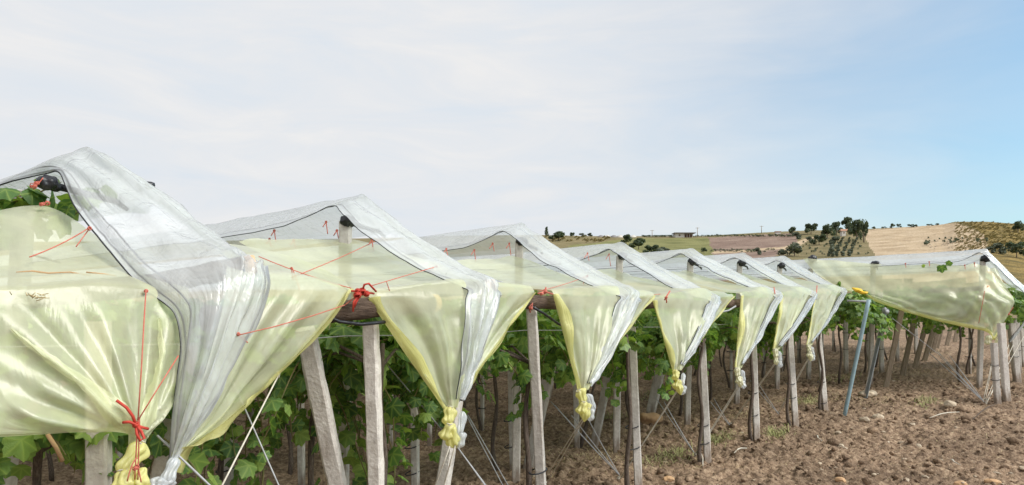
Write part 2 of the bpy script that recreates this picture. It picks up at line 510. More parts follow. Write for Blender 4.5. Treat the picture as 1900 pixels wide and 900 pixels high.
TANSTONE = noise_mat('tan_stone', [(0.42, 0.25, 0.13), (0.58, 0.38, 0.22)], scale=7, rough=0.95, bump=0.5)
CORD = noise_mat('dark_cord', [(0.02, 0.02, 0.024), (0.05, 0.05, 0.055)], scale=20, rough=0.7, bump=0)
YELLOWPL = noise_mat('yellow_plastic', [(0.72, 0.42, 0.02), (0.82, 0.55, 0.05)], scale=8, rough=0.45, bump=0.2)
STRAW = noise_mat('straw', [(0.26, 0.19, 0.09), (0.42, 0.33, 0.18), (0.55, 0.46, 0.28)], scale=6, rough=0.9, bump=0, rnd=0.25)
GRASS = noise_mat('dry_green_grass', [(0.16, 0.20, 0.06), (0.32, 0.32, 0.14), (0.45, 0.42, 0.2)], scale=6, rough=0.9, bump=0, rnd=0.3)
LEAF = leaf_mat('vine_leaf', (0.06, 0.13, 0.04), (0.12, 0.225, 0.058), (0.25, 0.35, 0.08))
TREELEAF = leaf_mat('tree_leaf', (0.040, 0.060, 0.038), (0.068, 0.095, 0.050), (0.115, 0.145, 0.068), trans=0.2, rough=0.6)
OLIVELEAF = leaf_mat('olive_leaf', (0.075, 0.095, 0.065), (0.11, 0.13, 0.09), (0.16, 0.18, 0.12), trans=0.15, rough=0.6)
SHRUBLEAF = leaf_mat('shrub_leaf', (0.13, 0.12, 0.05), (0.22, 0.17, 0.06), (0.34, 0.24, 0.085), trans=0.2, rough=0.7)
WALLW = noise_mat('white_wall', [(0.55, 0.52, 0.48), (0.66, 0.63, 0.59)], scale=2, rough=0.9, bump=0.1)
DARKWIN = noise_mat('dark_opening', [(0.10, 0.045, 0.03), (0.16, 0.075, 0.05)], scale=3, rough=0.6, bump=0)
ROOFM = noise_mat('flat_roof', [(0.20, 0.19, 0.20), (0.30, 0.28, 0.28)], scale=3, rough=0.9, bump=0.1)
TILES = noise_mat('roof_tiles', [(0.34, 0.18, 0.12), (0.45, 0.27, 0.19)], scale=3, rough=0.9, bump=0.1)

# soil: tilled, brown, crumbly
m, N, L = new_mat('soil'); SOIL = m
out = nd(N, 'ShaderNodeOutputMaterial'); p = nd(N, 'ShaderNodeBsdfPrincipled'); p.inputs['Roughness'].default_value = 0.97; p.inputs['Specular IOR Level'].default_value = 0.12
tc = nd(N, 'ShaderNodeTexCoord')
na = nd(N, 'ShaderNodeTexNoise'); na.inputs['Scale'].default_value = 0.9; na.inputs['Detail'].default_value = 5; L.new(tc.outputs['Object'], na.inputs['Vector'])
nb = nd(N, 'ShaderNodeTexNoise'); nb.inputs['Scale'].default_value = 14; nb.inputs['Detail'].default_value = 8; nb.inputs['Roughness'].default_value = 0.7; L.new(tc.outputs['Object'], nb.inputs['Vector'])
r1 = nd(N, 'ShaderNodeValToRGB')
r1.color_ramp.elements[0].position = 0.32; r1.color_ramp.elements[0].color = (0.088, 0.058, 0.041, 1)
r1.color_ramp.elements[1].position = 0.72; r1.color_ramp.elements[1].color = (0.48, 0.36, 0.25, 1)
q = r1.color_ramp.elements.new(0.52); q.color = (0.255, 0.176, 0.118, 1)
L.new(nb.outputs['Fac'], r1.inputs['Fac'])
r2 = nd(N, 'ShaderNodeMapRange'); r2.inputs['From Min'].default_value = 0.35; r2.inputs['From Max'].default_value = 0.65; r2.inputs['To Min'].default_value = 0.8; r2.inputs['To Max'].default_value = 1.2
L.new(na.outputs['Fac'], r2.inputs['Value'])
hv = nd(N, 'ShaderNodeHueSaturation'); L.new(r1.outputs['Color'], hv.inputs['Color']); L.new(r2.outputs['Result'], hv.inputs['Value'])
L.new(hv.outputs['Color'], p.inputs['Base Color'])
nc = nd(N, 'ShaderNodeTexNoise'); nc.inputs['Scale'].default_value = 38; nc.inputs['Detail'].default_value = 7; L.new(tc.outputs['Object'], nc.inputs['Vector'])
bp = nd(N, 'ShaderNodeBump'); bp.inputs['Strength'].default_value = 0.8; bp.inputs['Distance'].default_value = 0.03
L.new(nc.outputs['Fac'], bp.inputs['Height']); L.new(bp.outputs['Normal'], p.inputs['Normal']); L.new(p.outputs[0], out.inputs['Surface'])


def field_mat(name, cols, scale, spots=None):
    return noise_mat(name, cols, scale=scale, detail=8, rough=0.97, bump=0.8, bscale=scale * 9, spec=0.1, dist=0.7)


M_GREENF = field_mat('grass_field', [(0.125, 0.13, 0.05), (0.19, 0.185, 0.075), (0.24, 0.23, 0.10)], 0.12)
M_PLOUGH = field_mat('ploughed_earth', [(0.17, 0.115, 0.09), (0.235, 0.165, 0.13), (0.31, 0.23, 0.18)], 0.10)
M_BARE = field_mat('bare_tan_earth', [(0.34, 0.245, 0.155), (0.46, 0.35, 0.23), (0.55, 0.43, 0.30)], 0.14)
M_SCRUB = field_mat('scrub_ground', [(0.12, 0.10, 0.045), (0.22, 0.16, 0.06), (0.34, 0.24, 0.09)], 0.3)
M_DRY = field_mat('dry_grass_ground', [(0.13, 0.115, 0.055), (0.20, 0.165, 0.085), (0.27, 0.21, 0.12)], 0.15)

# ------------------------------------------------------------------ ground sheet
def axis(segs):
    out = []
    for a, b, st in segs:
        n = max(1, int(round((b - a) / st)))
        out += list(np.linspace(a, b, n, endpoint=False))
    return np.array(out + [segs[-1][1]])


gx = axis([(-1500, -60, 180), (-60, -6, 6), (-6, 1.4, 0.35), (1.4, 11, 0.026), (11, 17, 0.045), (17, 30, 0.16), (30, 70, 2.5), (70, 1500, 130)])
gy = axis([(-1500, -60, 180), (-60, -5, 5), (-5, -1.6, 0.3), (-1.6, 5.4, 0.026), (5.4, 9, 0.07), (9, 26, 0.3), (26, 80, 3), (80, 1500, 140)])
GX, GY = np.meshgrid(gx, gy)
x, y = GX.ravel(), GY.ravel()


def soil_h(x, y, detail=True):
    near = np.clip((45 - np.hypot(x, y)) / 25, 0, 1)
    h = 0.035 * vnoise2(x * 0.9, y * 0.9) + 0.02 * vnoise2(x * 2.7 + 5, y * 2.7)
    if detail:
        wx, wy = x + 0.05 * vnoise2(x * 9, y * 9), y + 0.05 * vnoise2(x * 9 + 40, y * 9)
        c1 = np.clip(0.62 - worley2(wx * 5.5, wy * 5.5), 0, 1)
        c2 = np.clip(0.6 - worley2(wx * 12, wy * 12, 3), 0, 1)
        m_ = np.clip(0.45 + 0.8 * vnoise2(x * 1.3 + 11, y * 1.3 + 3) + 0.35 * vnoise2(x * 4 + 1, y * 4 + 8), .08, 1.2)
        h = h + 0.10 * c1 * m_ + 0.065 * c2 * (.4 + .8 * (1 - m_)) + 0.024 * vnoise2(x * 22, y * 22) + 0.008 * vnoise2(x * 47, y * 47)
        h -= 0.042
    return h * near


gzv = gz(x, y) + soil_h(x, y)
nx, ny = len(gx), len(gy)
idx = np.arange(nx * ny).reshape(ny, nx)
gf = np.stack([idx[:-1, :-1], idx[:-1, 1:], idx[1:, 1:], idx[1:, :-1]], -1).reshape(-1, 4)
g_o = mesh_obj('ground', np.stack([x, y, gzv], 1), gf, SOIL)
tag(g_o, 'brown tilled clod covered soil under and beside the covered rows', kind='structure')

# ------------------------------------------------------------------ hillside behind
CREST = np.array([(-1500, 455), (390, 447), (790, 440), (830, 437), (1010, 436), (1100, 438), (1200, 438), (1300, 438), (1400, 432), (1480, 428),
                  (1600, 425), (1700, 420), (1750, 416), (1772, 411), (1830, 411), (1900, 416), (2100, 420), (3200, 440)], float)
CRD = np.array([(-1500, 330), (1400, 300), (1600, 270), (1750, 240), (1830, 215), (3200, 220)], float)
HD0 = 62.0


def hill_z(px, D):
    yc = np.interp(px, CREST[:, 0], CREST[:, 1]); dc = np.interp(px, CRD[:, 0], CRD[:, 1])
    zc = H + dc * (HY - yc) / F
    t = (D - HD0) / (dc - HD0)
    base = 1.1
    up = base + (zc - base) * np.clip(t, 0, 1) ** 1.1
    down = zc - (np.clip(t, 1, 9) - 1) * zc * 0.5
    z = np.where(t <= 1, up, down)
    z = np.where(t < 0, base + t * 6, z)
    amp = np.clip(t, 0, 1) * (1 - np.exp(-((t - 1) / 0.06) ** 2)) * 0.5
    return z + amp * (vnoise2(px * 0.013, D * 0.05) + 0.4 * vnoise2(px * 0.05, D * 0.15))


def on_hill(px, py):
    dc = float(np.interp(px, CRD[:, 0], CRD[:, 1]))
    Ds = np.linspace(HD0, dc, 400)
    pys = HY - (hill_z(np.full(400, float(px)), Ds) - H) / Ds * F
    k = np.where(pys <= py)[0]
    D = Ds[k[0]] if len(k) else dc
    d = rd(px, 0)
    return np.array((d[0] * D, d[1] * D, float(hill_z(np.array([float(px)]), np.array([D]))[0]))), D


pxs = np.concatenate([np.linspace(-1400, 760, 50), np.linspace(770, 1950, 420), np.linspace(1990, 3200, 40)])
Ds = np.concatenate([np.linspace(55, 130, 14, endpoint=False), np.linspace(130, 330, 110), np.linspace(340, 520, 8)])
PX, DD = np.meshgrid(pxs, Ds)
pz = hill_z(PX.ravel(), DD.ravel())
rr = (PX.ravel() - CX) / F
hv_ = np.stack([(CT + rr * ST) * DD.ravel(), (ST - rr * CT) * DD.ravel(), pz], 1)
PYv = (HY - (pz - H) / DD.ravel() * F).reshape(PX.shape)
beyond = DD > np.interp(PX, CRD[:, 0], CRD[:, 1]) * 1.0


def inpoly(px, py, poly):
    r = np.zeros(px.shape, bool)
    n = len(poly)
    for i in range(n):
        (x1, y1), (x2, y2) = poly[i], poly[(i + 1) % n]
        c = ((y1 > py) != (y2 > py)) & (px < (x2 - x1) * (py - y1) / (y2 - y1 + 1e-9) + x1)
        r ^= c
    return r


fpx = (PX[:-1, :-1] + PX[1:, 1:]) / 2; fpy = (PYv[:-1, :-1] + PYv[1:, 1:]) / 2; fb = beyond[:-1, :-1]
jx = fpx + 4 * vnoise2(fpx * 0.05, fpy * 0.2); jy = fpy + 1.2 * vnoise2(fpx * 0.08 + 9, fpy * 0.1)
cls = np.zeros(fpx.shape, int)
cls[inpoly(jx, jy, [(1180, 442), (1310, 442), (1322, 456), (1335, 520), (1000, 520), (1060, 455)])] = 1
cls[inpoly(jx, jy, [(1310, 441), (1440, 434), (1476, 434), (1482, 448), (1440, 472), (1380, 520), (1335, 520), (1320, 456)])] = 2
cls[inpoly(jx, jy, [(1607, 426), (1755, 415.5), (1778, 414), (1826, 434), (1846, 520), (1640, 520), (1608, 445)])] = 3
cls[inpoly(jx, jy, [(1772, 405), (2400, 405), (2400, 520), (1846, 520), (1826, 434)])] = 4
cls[inpoly(jx, jy, [(1478, 450), (1500, 440), (1530, 437), (1500, 446), (1470, 464), (1440, 466)])] = 3
cls[inpoly(jx, jy, [(1322, 466), (1400, 463), (1470, 456), (1474, 459), (1402, 467), (1324, 470)])] = 3
cls[fb] = 0
hidx = np.arange(PX.size).reshape(PX.shape)
hf = np.stack([hidx[:-1, :-1], hidx[:-1, 1:], hidx[1:, 1:], hidx[1:, :-1]], -1)
for c, (nm, mt, lb) in enumerate([('hillside', M_DRY, 'dry grass hillside rising behind the vineyard'), ('green_field', M_GREENF, 'olive green field below the low farm building on the hill'),
                                  ('ploughed_field', M_PLOUGH, 'brown ploughed field on the hill between green field and trees'), ('bare_slope', M_BARE, 'bare tan earth slope right of the clump of trees'),
                                  ('scrub_slope', M_SCRUB, 'ochre scrub covered slope at the right end of the hill')]):
    ff = hf[cls == c]
    u, inv = np.unique(ff.ravel(), return_inverse=True)
    tag(mesh_obj(nm, hv_[u], inv.reshape(-1, 4), mt), lb, kind='structure')

# ------------------------------------------------------------------ loft for sheets
def resample(pts, n):
    pts = np.asarray(pts, float)
    k = len(pts)
    t = np.linspace(0, k - 1, n)
    i = np.clip(np.floor(t).astype(int), 0, k - 2); f = (t - i)[:, None]
    p0, p1, p2, p3 = pts[np.clip(i - 1, 0, k - 1)], pts[i], pts[i + 1], pts[np.clip(i + 2, 0, k - 1)]
    return 0.5 * ((2 * p1) + (-p0 + p2) * f + (2 * p0 - 5 * p1 + 4 * p2 - p3) * f ** 2 + (-p0 + 3 * p1 - 3 * p2 + p3) * f ** 3)


def loft(stations, nu, per):
    """stations: list of cross polylines; per: samples between stations (int or list). returns (nv, nu, 3) grid and v station coordinate"""
    rows = [resample(s, nu) for s in stations]
    k = len(rows)
    A = np.stack(rows)                       # k, nu, 3
    if not hasattr(per, '__len__'): per = [per] * (k - 1)
    ts = np.concatenate([np.linspace(i, i + 1, per[i], endpoint=False) for i in range(k - 1)] + [[k - 1]])
    i = np.clip(np.floor(ts).astype(int), 0, k - 2); f = (ts - i)[:, None, None]
    p0, p1, p2, p3 = A[np.clip(i - 1, 0, k - 1)], A[i], A[i + 1], A[np.clip(i + 2, 0, k - 1)]
    # limited tangents so unequal spacing does not overshoot
    def tang(a, b, c):
        d1, d2 = b - a, c - b
        l1, l2 = np.linalg.norm(d1, axis=-1, keepdims=True) + 1e-9, np.linalg.norm(d2, axis=-1, keepdims=True) + 1e-9
        return (d1 / l1 + d2 / l2) * 0.5 * np.minimum(l1, l2)
    m1 = np.where((i == 0)[:, None, None], p2 - p1, tang(p0, p1, p2)); m2 = np.where((i == k - 2)[:, None, None], p2 - p1, tang(p1, p2, p3))
    g = (2 * f ** 3 - 3 * f ** 2 + 1) * p1 + (f ** 3 - 2 * f ** 2 + f) * m1 + (-2 * f ** 3 + 3 * f ** 2) * p2 + (f ** 3 - f ** 2) * m2
    return g, ts


def normals(g):
    du = np.gradient(g, axis=1); dv = np.gradient(g, axis=0)
    n = np.cross(du, dv); n /= np.linalg.norm(n, axis=-1, keepdims=True) + 1e-9
    return n


def sheet(name, g, mats, parent=None, midx=None):
    nv, nu = g.shape[:2]
    au = np.tile(np.linspace(0, 1, nu), nv); av = np.repeat(np.linspace(0, 10, nv), nu)
    ix = np.arange(nv * nu).reshape(nv, nu)
    f = np.stack([ix[:-1, :-1], ix[:-1, 1:], ix[1:, 1:], ix[1:, :-1]], -1).reshape(-1, 4)
    return mesh_obj(name, g.reshape(-1, 3), f, mats, parent, True, midx=None if midx is None else midx.ravel(), attr={'across': au, 'along': av})


def pleat(x):
    'narrow raised pleats with flat film between'
    return np.abs(np.sin(x)) ** 3 * 2 - .6


def wob(g, freq, amp, seed):
    q = (g.reshape(-1, 3) * freq) + seed * 13.7
    return (vnoise3(q) + 0.5 * vnoise3(q * 2.1 + 4)).reshape(g.shape[:2]) * amp


ORD = ['first', 'second', 'third', 'fourth', 'fifth', 'sixth', 'seventh', 'eighth', 'ninth', 'tenth']
YE, YP = 2.95, 4.25
# peak px, end px (top of the log end), apron corners and knot px, per row
T = [
    dict(pk=(165, 278), en=(462, 484)),
    dict(pk=(675, 365), en=(895, 515), L=(686, 553), R=(992, 543), kn=(833, 755)),
    dict(pk=(970, 417), en=(1164, 534), L=(1027, 546), R=(1214, 548), kn=(1078, 722)),
    dict(pk=(1155, 452), en=(1322, 545), L=(1211, 558), R=(1361, 550), kn=(1252, 686)),
    dict(pk=(1285, 462), en=(1440, 541), L=(1375, 549), R=(1453, 546), kn=(1366, 682)),
    dict(pk=(1380, 470), en=(1507, 541), L=(1449, 548), R=(1511, 543), kn=(1436, 648)),
    dict(pk=(1455, 476), en=(1562, 536), L=(1512, 543), R=(1569, 538), kn=(1498, 640)),
]


def hem_cords(g, ts, root, cols, r, step=1, v0=0):
    n = normals(g)
    for c in cols:
        mb = MB()
        mb.tube((g[v0:, c] + n[v0:, c] * 0.004)[::step], r, 5)
        mb.build('hem_cord', CORD, root)


def white_cover(i, peak, end, knot, xb, back, w_end=(-0.16, 0.2), near_pts=None, detail=1.0, zback=None, seed=0, sgn=1):
    """strip over the ridge, over the end log and gathered to the knot. u from the -X hem to the +X hem"""
    px_, py_, pz_ = peak
    ex, ey, ez = end
    wr, dr = 0.43, 0.24
    st = []
    zb = pz_ + 0.0
    for yy in back:
        xx = xb + (px_ - xb) * (1 if yy < py_ + 0.6 else 0.0)
        zz = pz_ - (0.03 if yy > py_ + 0.5 else 0.0) + (float(gz(xx, yy)) - float(gz(px_, py_)))
        st.append([(xx - wr, yy, zz - dr), (xx - wr * .52, yy, zz - dr * .42), (xx - 0.05, yy, zz - 0.008), (xx + 0.05, yy, zz - 0.008), (xx + wr * .52, yy, zz - dr * .42), (xx + wr, yy, zz - dr)])
    st.append([(px_ - wr * .72, py_ + .22, pz_ - .15), (px_ - wr * .45, py_ + .16, pz_ - .085), (px_ - .02, py_ + .12, pz_ - .004), (px_ + .02, py_ + .12, pz_ - .004), (px_ + wr * .5, py_ + .14, pz_ - .13), (px_ + wr * .9, py_ + .16, pz_ - .26)])
    st.append([(px_ - wr * .50, py_ + .10, pz_ - .085), (px_ - wr * .28, py_ + .02, pz_ - .055), (px_ - .015, py_, pz_), (px_ + .02, py_, pz_), (px_ + wr * .45, py_ + .03, pz_ - .13), (px_ + wr * .8, py_ + .08, pz_ - .25)])
    P, E = np.array(peak), np.array(end)
    for f in (0.06, 0.2, 0.45, 0.72, 0.93):
        c = P + (E - P) * f + np.array((0, 0, -0.025 * math.sin(math.pi * f)))
        wn_ = wr * .62 * (1 - f) * 0.95 + abs(w_end[0]) * f + 0.12 * math.sin(math.pi * f)
        wf_ = wr * .8 * (1 - f) + abs(w_end[1]) * f
        st.append([c + (-wn_, 0.02, -0.10 * (1 - .3 * f)), c + (-wn_ * .5, 0.0, -0.045 * (1 - .4 * f)), c + (-.02, 0, 0), c + (.02, 0, 0), c + (wf_ * .5, .02, -.09 * (1 - .4 * f)), c + (wf_, .06, -.22 * (1 - .5 * f))])
    K = np.array(knot)
    a, b = abs(w_end[0]), abs(w_end[1])
    st.append([E + (-a, -0.05, -.09), E + (-a * .5, -.06, -.05), E + (-.04, -.06, -.02), E + (.05, -.06, -.02), E + (b * .6, -.05, -.06), E + (b, -.02, -.12)])
    for f in (0.16, 0.42, 0.7, 0.92, 1.0):
        c = E + (K - E) * f + np.array((0, -0.07 - 0.03 * math.sin(math.pi * f), 0))
        s = (1 - f) ** 0.8 + 0.09
        st.append([c + (-a * s, 0.015, -.03 * (1 - f)), c + (-a * .45 * s, -.02 * s, 0), c + (-.04 * s, -.01, 0), c + (.05 * s, -.02 * s, 0), c + (b * .5 * s, -.01, 0), c + (b * s, .02, -.02)])
    nu = int(40 * detail) // 2 * 2 + 1
    g, ts = loft(st, nu, [max(3, int(6 * detail))] * (len(st) - 1))
    n = normals(g)
    ncut = len(back)
    u = np.linspace(-1, 1, nu)[None, :]
    hang = np.clip((ts - (ncut + 7)) / 1.5, 0, 1)[:, None]
    hip = np.clip((ts - (ncut - .5)) / 1.0, 0, 1)[:, None] * (1 - hang)
    w = wob(g, 3.2, 0.012, seed) + hip * (wob(g, 8, 0.010, seed + 3) + 0.010 * np.sin(u * 13 + wob(g, 2, 2.0, seed))) + hang * (0.016 * np.sin(u * 11 + seed + wob(g, 2.5, 2.0, seed + 5)) * np.clip(1.9 - (ts[:, None] - ncut - 7) * .25, .2, 1) + .010 * pleat(u * 9 + wob(g, 2.5, 1.2, seed + 2)) * np.clip(1.9 - (ts[:, None] - ncut - 7) * .25, .2, 1) + wob(g, 10, .008, seed + 8))
    g = g + n * w[..., None]
    root = empty('rain_cover', (0, 0, 0))
    ub = (u[:, :-1] + u[:, 1:]) / 2
    mi = np.where(np.abs(ub) > 0.84, 1, 0) * np.ones((len(ts) - 1, 1), int)
    sheet('clear_film', g, [WHITE_FILM, HEM_FILM], root, mi)
    v1_ = int(np.searchsorted(ts, ncut + 6.5))
    r = 0.0034 if i < 3 else 0.0042
    hem_cords(g, ts, root, [0, int(nu * .08)], r, 1, 0)
    hem_cords(g, ts, root, [nu - 1, nu - 1 - int(nu * .1)], r, 1, v1_)
    return root, g, ts


def apron(i, apex, topL, topR, L, R, knot, seed, detail=1.0, curveL=0.0, zlog=None, folds=6, hemL=True):
    """yellow end sheet: from under the ridge film down over the log, then gathered to the knot"""
    apex, topL, topR, L, R, K = map(np.array, (apex, topL, topR, L, R, knot))
    M = (L + R) / 2
    mid = np.array((M[0], M[1] - .03, max(L[2], R[2]) + 0.03))
    st = [[topL, (topL + apex) / 2 + (0, 0, .01), apex, (topR + apex) / 2 + (0, 0, .01), topR]]
    for f in (0.35, 0.75):
        sag = np.array((0, 0, -0.05 * math.sin(math.pi * f)))
        st.append([topL + (L - topL) * f + sag * .6, (topL + apex) / 2 * (1 - f) + (L + mid) / 2 * f + sag, apex * (1 - f) + mid * f + sag * .5, (topR + apex) / 2 * (1 - f) + (R + mid) / 2 * f + sag, topR + (R - topR) * f + sag * .6])
    st.append([L + (0, .02, .03), (L + mid) / 2 + (0, 0, .035), mid + (0, 0, .03), (R + mid) / 2 + (0, 0, .035), R + (0, .02, .03)])
    st.append([L, (L + mid) / 2 + (0, -.05, -.03), mid + (0, -.06, -.05), (R + mid) / 2 + (0, -.05, -.03), R])
    for f in (0.2, 0.45, 0.7, 0.9, 1.0):
        e = 1 - f
        s = e ** 0.92
        l = K + (L - K) * s + np.array((curveL * math.sin(math.pi * f), 0, -0.03 * math.sin(math.pi * f)))
        r = K + (R - K) * s + np.array((-0.02 * math.sin(math.pi * f), 0, 0.0))
        mm = K * f + mid * e + np.array((0, -.07 - .03 * math.sin(math.pi * f), 0))
        wv = np.array((0.035, 0, 0)) * f
        st.append([l - wv, (l + mm) / 2 - wv * .5, mm, (r + mm) / 2 + wv * .5, r + wv])
    nu = int(56 * detail) // 2 * 2 + 1
    g, ts = loft(st, nu, max(4, int(8 * detail)))
    n = normals(g)
    u = np.linspace(-1, 1, nu)[None, :]
    hang = np.clip((ts - 4) / 1.2, 0, 1)[:, None]
    tail = np.clip((9.2 - ts) / 3.0, .25, 1)[:, None]
    slope = 1 - np.clip((ts - 2.6) / 1.0, 0, 1)[:, None]
    ph = wob(g, 1.3, 1.6, seed)
    w = wob(g, 2.2, 0.022, seed + 1) * (1 - .5 * hang) + slope * wob(g, 5, .012, seed + 6) + hang * tail * (0.016 * np.sin(u * folds * 1.9 + ph * 1.4 + seed) + 0.011 * pleat(u * folds * 1.3 + ph + seed) + 0.006 * pleat(u * folds * 2.9 + ph * 1.5 + seed * 2)) + hang * wob(g, 9, .006, seed + 3)
    edge = np.clip((1 - np.abs(u)) / .08, 0, 1)
    g = g + n * (w * edge)[..., None]
    root = empty('end_sheet', (0, 0, 0))
    ub = (u[:, :-1] + u[:, 1:]) / 2
    sheet('yellow_film', g, YELLOW_FILM, root)
    if hemL:
        k4 = int(np.searchsorted(ts, 4.0))
        for side, wd in ((0, 0.085), (-1, 0.04)):
            edge_p = g[k4:, side].copy(); inn = g[k4:, 1 if side == 0 else -2] - edge_p
            inn /= np.linalg.norm(inn, axis=1, keepdims=True) + 1e-9
            nn = n[k4:, side]
            fr = np.linspace(0, 1, len(edge_p))
            wv = (wd * (0.75 + .35 * np.sin(fr * 9 + seed)) * np.clip(1.25 - fr, .3, 1))[:, None]
            out_ = -nn * 0.012
            sg = np.stack([edge_p + nn * 0.004, edge_p - inn * .012 + out_ * .4, edge_p + inn * wv * .35 + out_ * (1.5 + .8 * np.sin(fr * 23 + seed))[:, None], edge_p + inn * wv + out_ * .7], 1)
            sheet('folded_hem', sg, YELLOW_FOLD, root)
    return root, g, ts


def bundle(root, K, items, mat, name='tied_bundle'):
    """gathered film below a knot: a pleated sleeve pinched and puffed along its length"""
    for j, (dx, dy, dz, sx, sz) in enumerate(items):
        q = np.random.default_rng(j * 7 + int(abs(K[0]) * 100)); K0 = np.array(K, float) + (dx, dy, dz)
        nr, ns = 22, 40
        ax_ = np.array((q.normal(0, .35), q.normal(0, .2), -1.0)); ax_ /= np.linalg.norm(ax_)
        a_ = np.cross(ax_, (0, 1, .2)); a_ /= np.linalg.norm(a_); b_ = np.cross(ax_, a_)
        npl = int(q.integers(5, 8)); tw = q.uniform(-1.5, 1.5); pts = []
        for r_ in range(nr):
            t_ = r_ / (nr - 1)
            pr = (.30 + .70 * math.sin(math.pi * min(1, t_ * 1.02)) ** .7) * (1 + .18 * math.sin(t_ * 9 + j))
            if t_ > .88: pr *= 1 - (t_ - .88) * 3
            c = K0 - ax_ * sz + ax_ * (2 * sz * t_) + a_ * (.25 * sx * math.sin(t_ * 5 + j))
            for k_ in range(ns):
                ph = 2 * math.pi * k_ / ns
                rr_ = sx * pr * (.70 + .34 * abs(math.sin(ph * npl / 2 + tw * t_ * 2 + .7 * math.sin(t_ * 6 + ph))) + .10 * math.sin(ph * 2 + j * 2 + t_ * 4))
                pts.append(c + a_ * math.cos(ph) * rr_ + b_ * math.sin(ph) * rr_ * .8)
        f = [(r_ * ns + k_, r_ * ns + (k_ + 1) % ns, (r_ + 1) * ns + (k_ + 1) % ns, (r_ + 1) * ns + k_) for r_ in range(nr - 1) for k_ in range(ns)]
        f += [tuple(range(ns - 1, -1, -1)), tuple((nr - 1) * ns + k_ for k_ in range(ns))]
        mb = MB(); mb.add(pts, f)
        mb.build(name, mat, root)
        if name == 'tied_bundle' and j < 2:
            mb = MB(); c = K0 - ax_ * sz * .97
            for w_ in (0, .010): mb.tube([c + ax_ * w_ + (a_ * math.cos(t_) + b_ * math.sin(t_)) * sx * .36 for t_ in np.linspace(0, 6.3, 11)], .0035, 4, cap=False)
            mb.build('wrap', ROPE, root)


KN, COVERS, APRONS = [], [], []
for i, t in enumerate(T):
    pk = onY(*t['pk'], YP); en = onY(*t['en'], YE)
    pk[2] += 0.0
    back = [26, 20, 14, 10, 7.5, 6, YP + .45]
    det = 1.6 if i == 0 else 1.25 if i < 3 else 0.8
    if i == 0:
        continue
    kn = onY(*t['kn'], YE - 0.08)
    KN.append(kn)
    slab = 'clear film over the %s peak from the left, ' % ORD[i]
    extra = ['', 'beside the bare log', 'with a bare grey capped post', 'behind the fourth yellow sheet', 'under the green hill field', 'under the ploughed brown field', 'last before the blue pipe'][i]
    r, g, ts = white_cover(i, pk, en, kn + (0.03, 0.0, 0.05), pk[0], back, w_end=(-0.19 + random.uniform(-.03, .03), 0.19 + random.uniform(-.03, .03)) if i < 4 else (-.2 + random.uniform(-.04, .04), .17 + random.uniform(-.03, .03)), detail=det, seed=i * 3.1)
    tag(r, slab + extra, 'plastic cover', 'clear plastic covers over the vine rows')
    COVERS.append((r, g, ts))
    Lc, Rc = onY(*t['L'], YE + .07), onY(*t['R'], YE + .07)
    prev = onY(*T[i - 1]['pk'], YP)
    ap = pk + (0.0, 0.12, -0.33)
    tl = np.array((pk[0] - 0.98, YP + .15, ap[2] - .10)); trr = np.array((pk[0] + 0.95, YP + .15, ap[2] - .12))
    r, g, ts = apron(i, ap, tl, trr, Lc, Rc, kn, seed=i * 2.3 + 1, detail=1.3 if i < 3 else .8, curveL=0.02 if i < 4 else 0.0, folds=5 + i % 3)
    tag(r, 'yellow plastic end sheet hanging to a knot below the %s tent peak from the left' % ORD[i], 'plastic sheet', 'yellow end sheets tied below the log rail')
    APRONS.append((r, g, ts))
    sc = 1.0 if i < 4 else 0.9
    vj = random.uniform(-.012, .012)
    bundle(r, kn, [(-.035 + vj, -.03, -.05, .050 * sc, .058 * sc), (-.055 - vj, -.045, -.14, .050 * sc, .055 * sc), (-.02, -.06, -.18 - vj, .042 * sc, .075 * sc)] if i != 5 else [(-.03, -.03, -.05, .05, .06), (-.04, -.04, -.15, .04, .06)], [None, YELLOW_FOLD, YELLOW_FOLD, YELLOW_FOLD, CREAM, CREAM, CREAM][i])
    bundle(COVERS[-1][0], kn, [(.035, -.07, -.10, .032, .075), (.02, -.08, -.2, .036, .05)], HEM_FILM, 'twisted_end')

# --- first row: wide film and big side sheet, built from its own outline
P1 = onY(165, 278, YP)
x1 = P1[0]
st = []
for yy in [26, 20, 14, 10, 7.5, 6, 4.9]:
    st.append([(x1 - .43, yy, P1[2] - .25), (x1 - .2, yy, P1[2] - .11), (x1 - .05, yy, P1[2] - .03), (x1 + .05, yy, P1[2] - .03), (x1 + .2, yy, P1[2] - .11), (x1 + .43, yy, P1[2] - .25)])
Yp = YP
st.append([onY(86, 322, 4.32), onY(100, 300, 4.26), onY(150, 280, Yp), onY(170, 277, Yp), P1 + (.22, .05, -.16), P1 + (.38, .12, -.3)])
st.append([onY(112, 322, 4.1), onY(142, 318, 4.03), onY(185, 297, 4.0), onY(205, 299, 4.0), onY(214, 305, 4.1) + (.1, 0, -.06), onY(214, 305, 4.2) + (.22, .0, -.2)])
st.append([onY(138, 380, 3.85), onY(190, 372, 3.75), onY(255, 350, 3.72), onY(290, 356, 3.72), onY(300, 362, 3.8) + (.1, 0, -.06), onY(300, 362, 3.9) + (.2, 0, -.2)])
st.append([onY(185, 440, 3.5), onY(250, 432, 3.42), onY(335, 408, 3.4), onY(378, 422, 3.4), onY(388, 430, 3.5) + (.08, 0, -.05), onY(388, 430, 3.6) + (.18, 0, -.18)])
st.append([onY(240, 508, 3.2), onY(310, 492, 3.1), onY(405, 462, 3.06), onY(440, 470, 3.06), onY(455, 478, 3.1) + (.06, 0, -.03), onY(470, 480, 3.2) + (.08, 0, -.1)])
st.append([onY(272, 538, 3.06), onY(345, 515, 2.96), onY(430, 484, 2.9), onY(462, 484, 2.89), onY(482, 487, 2.91), onY(496, 496, 2.98)])
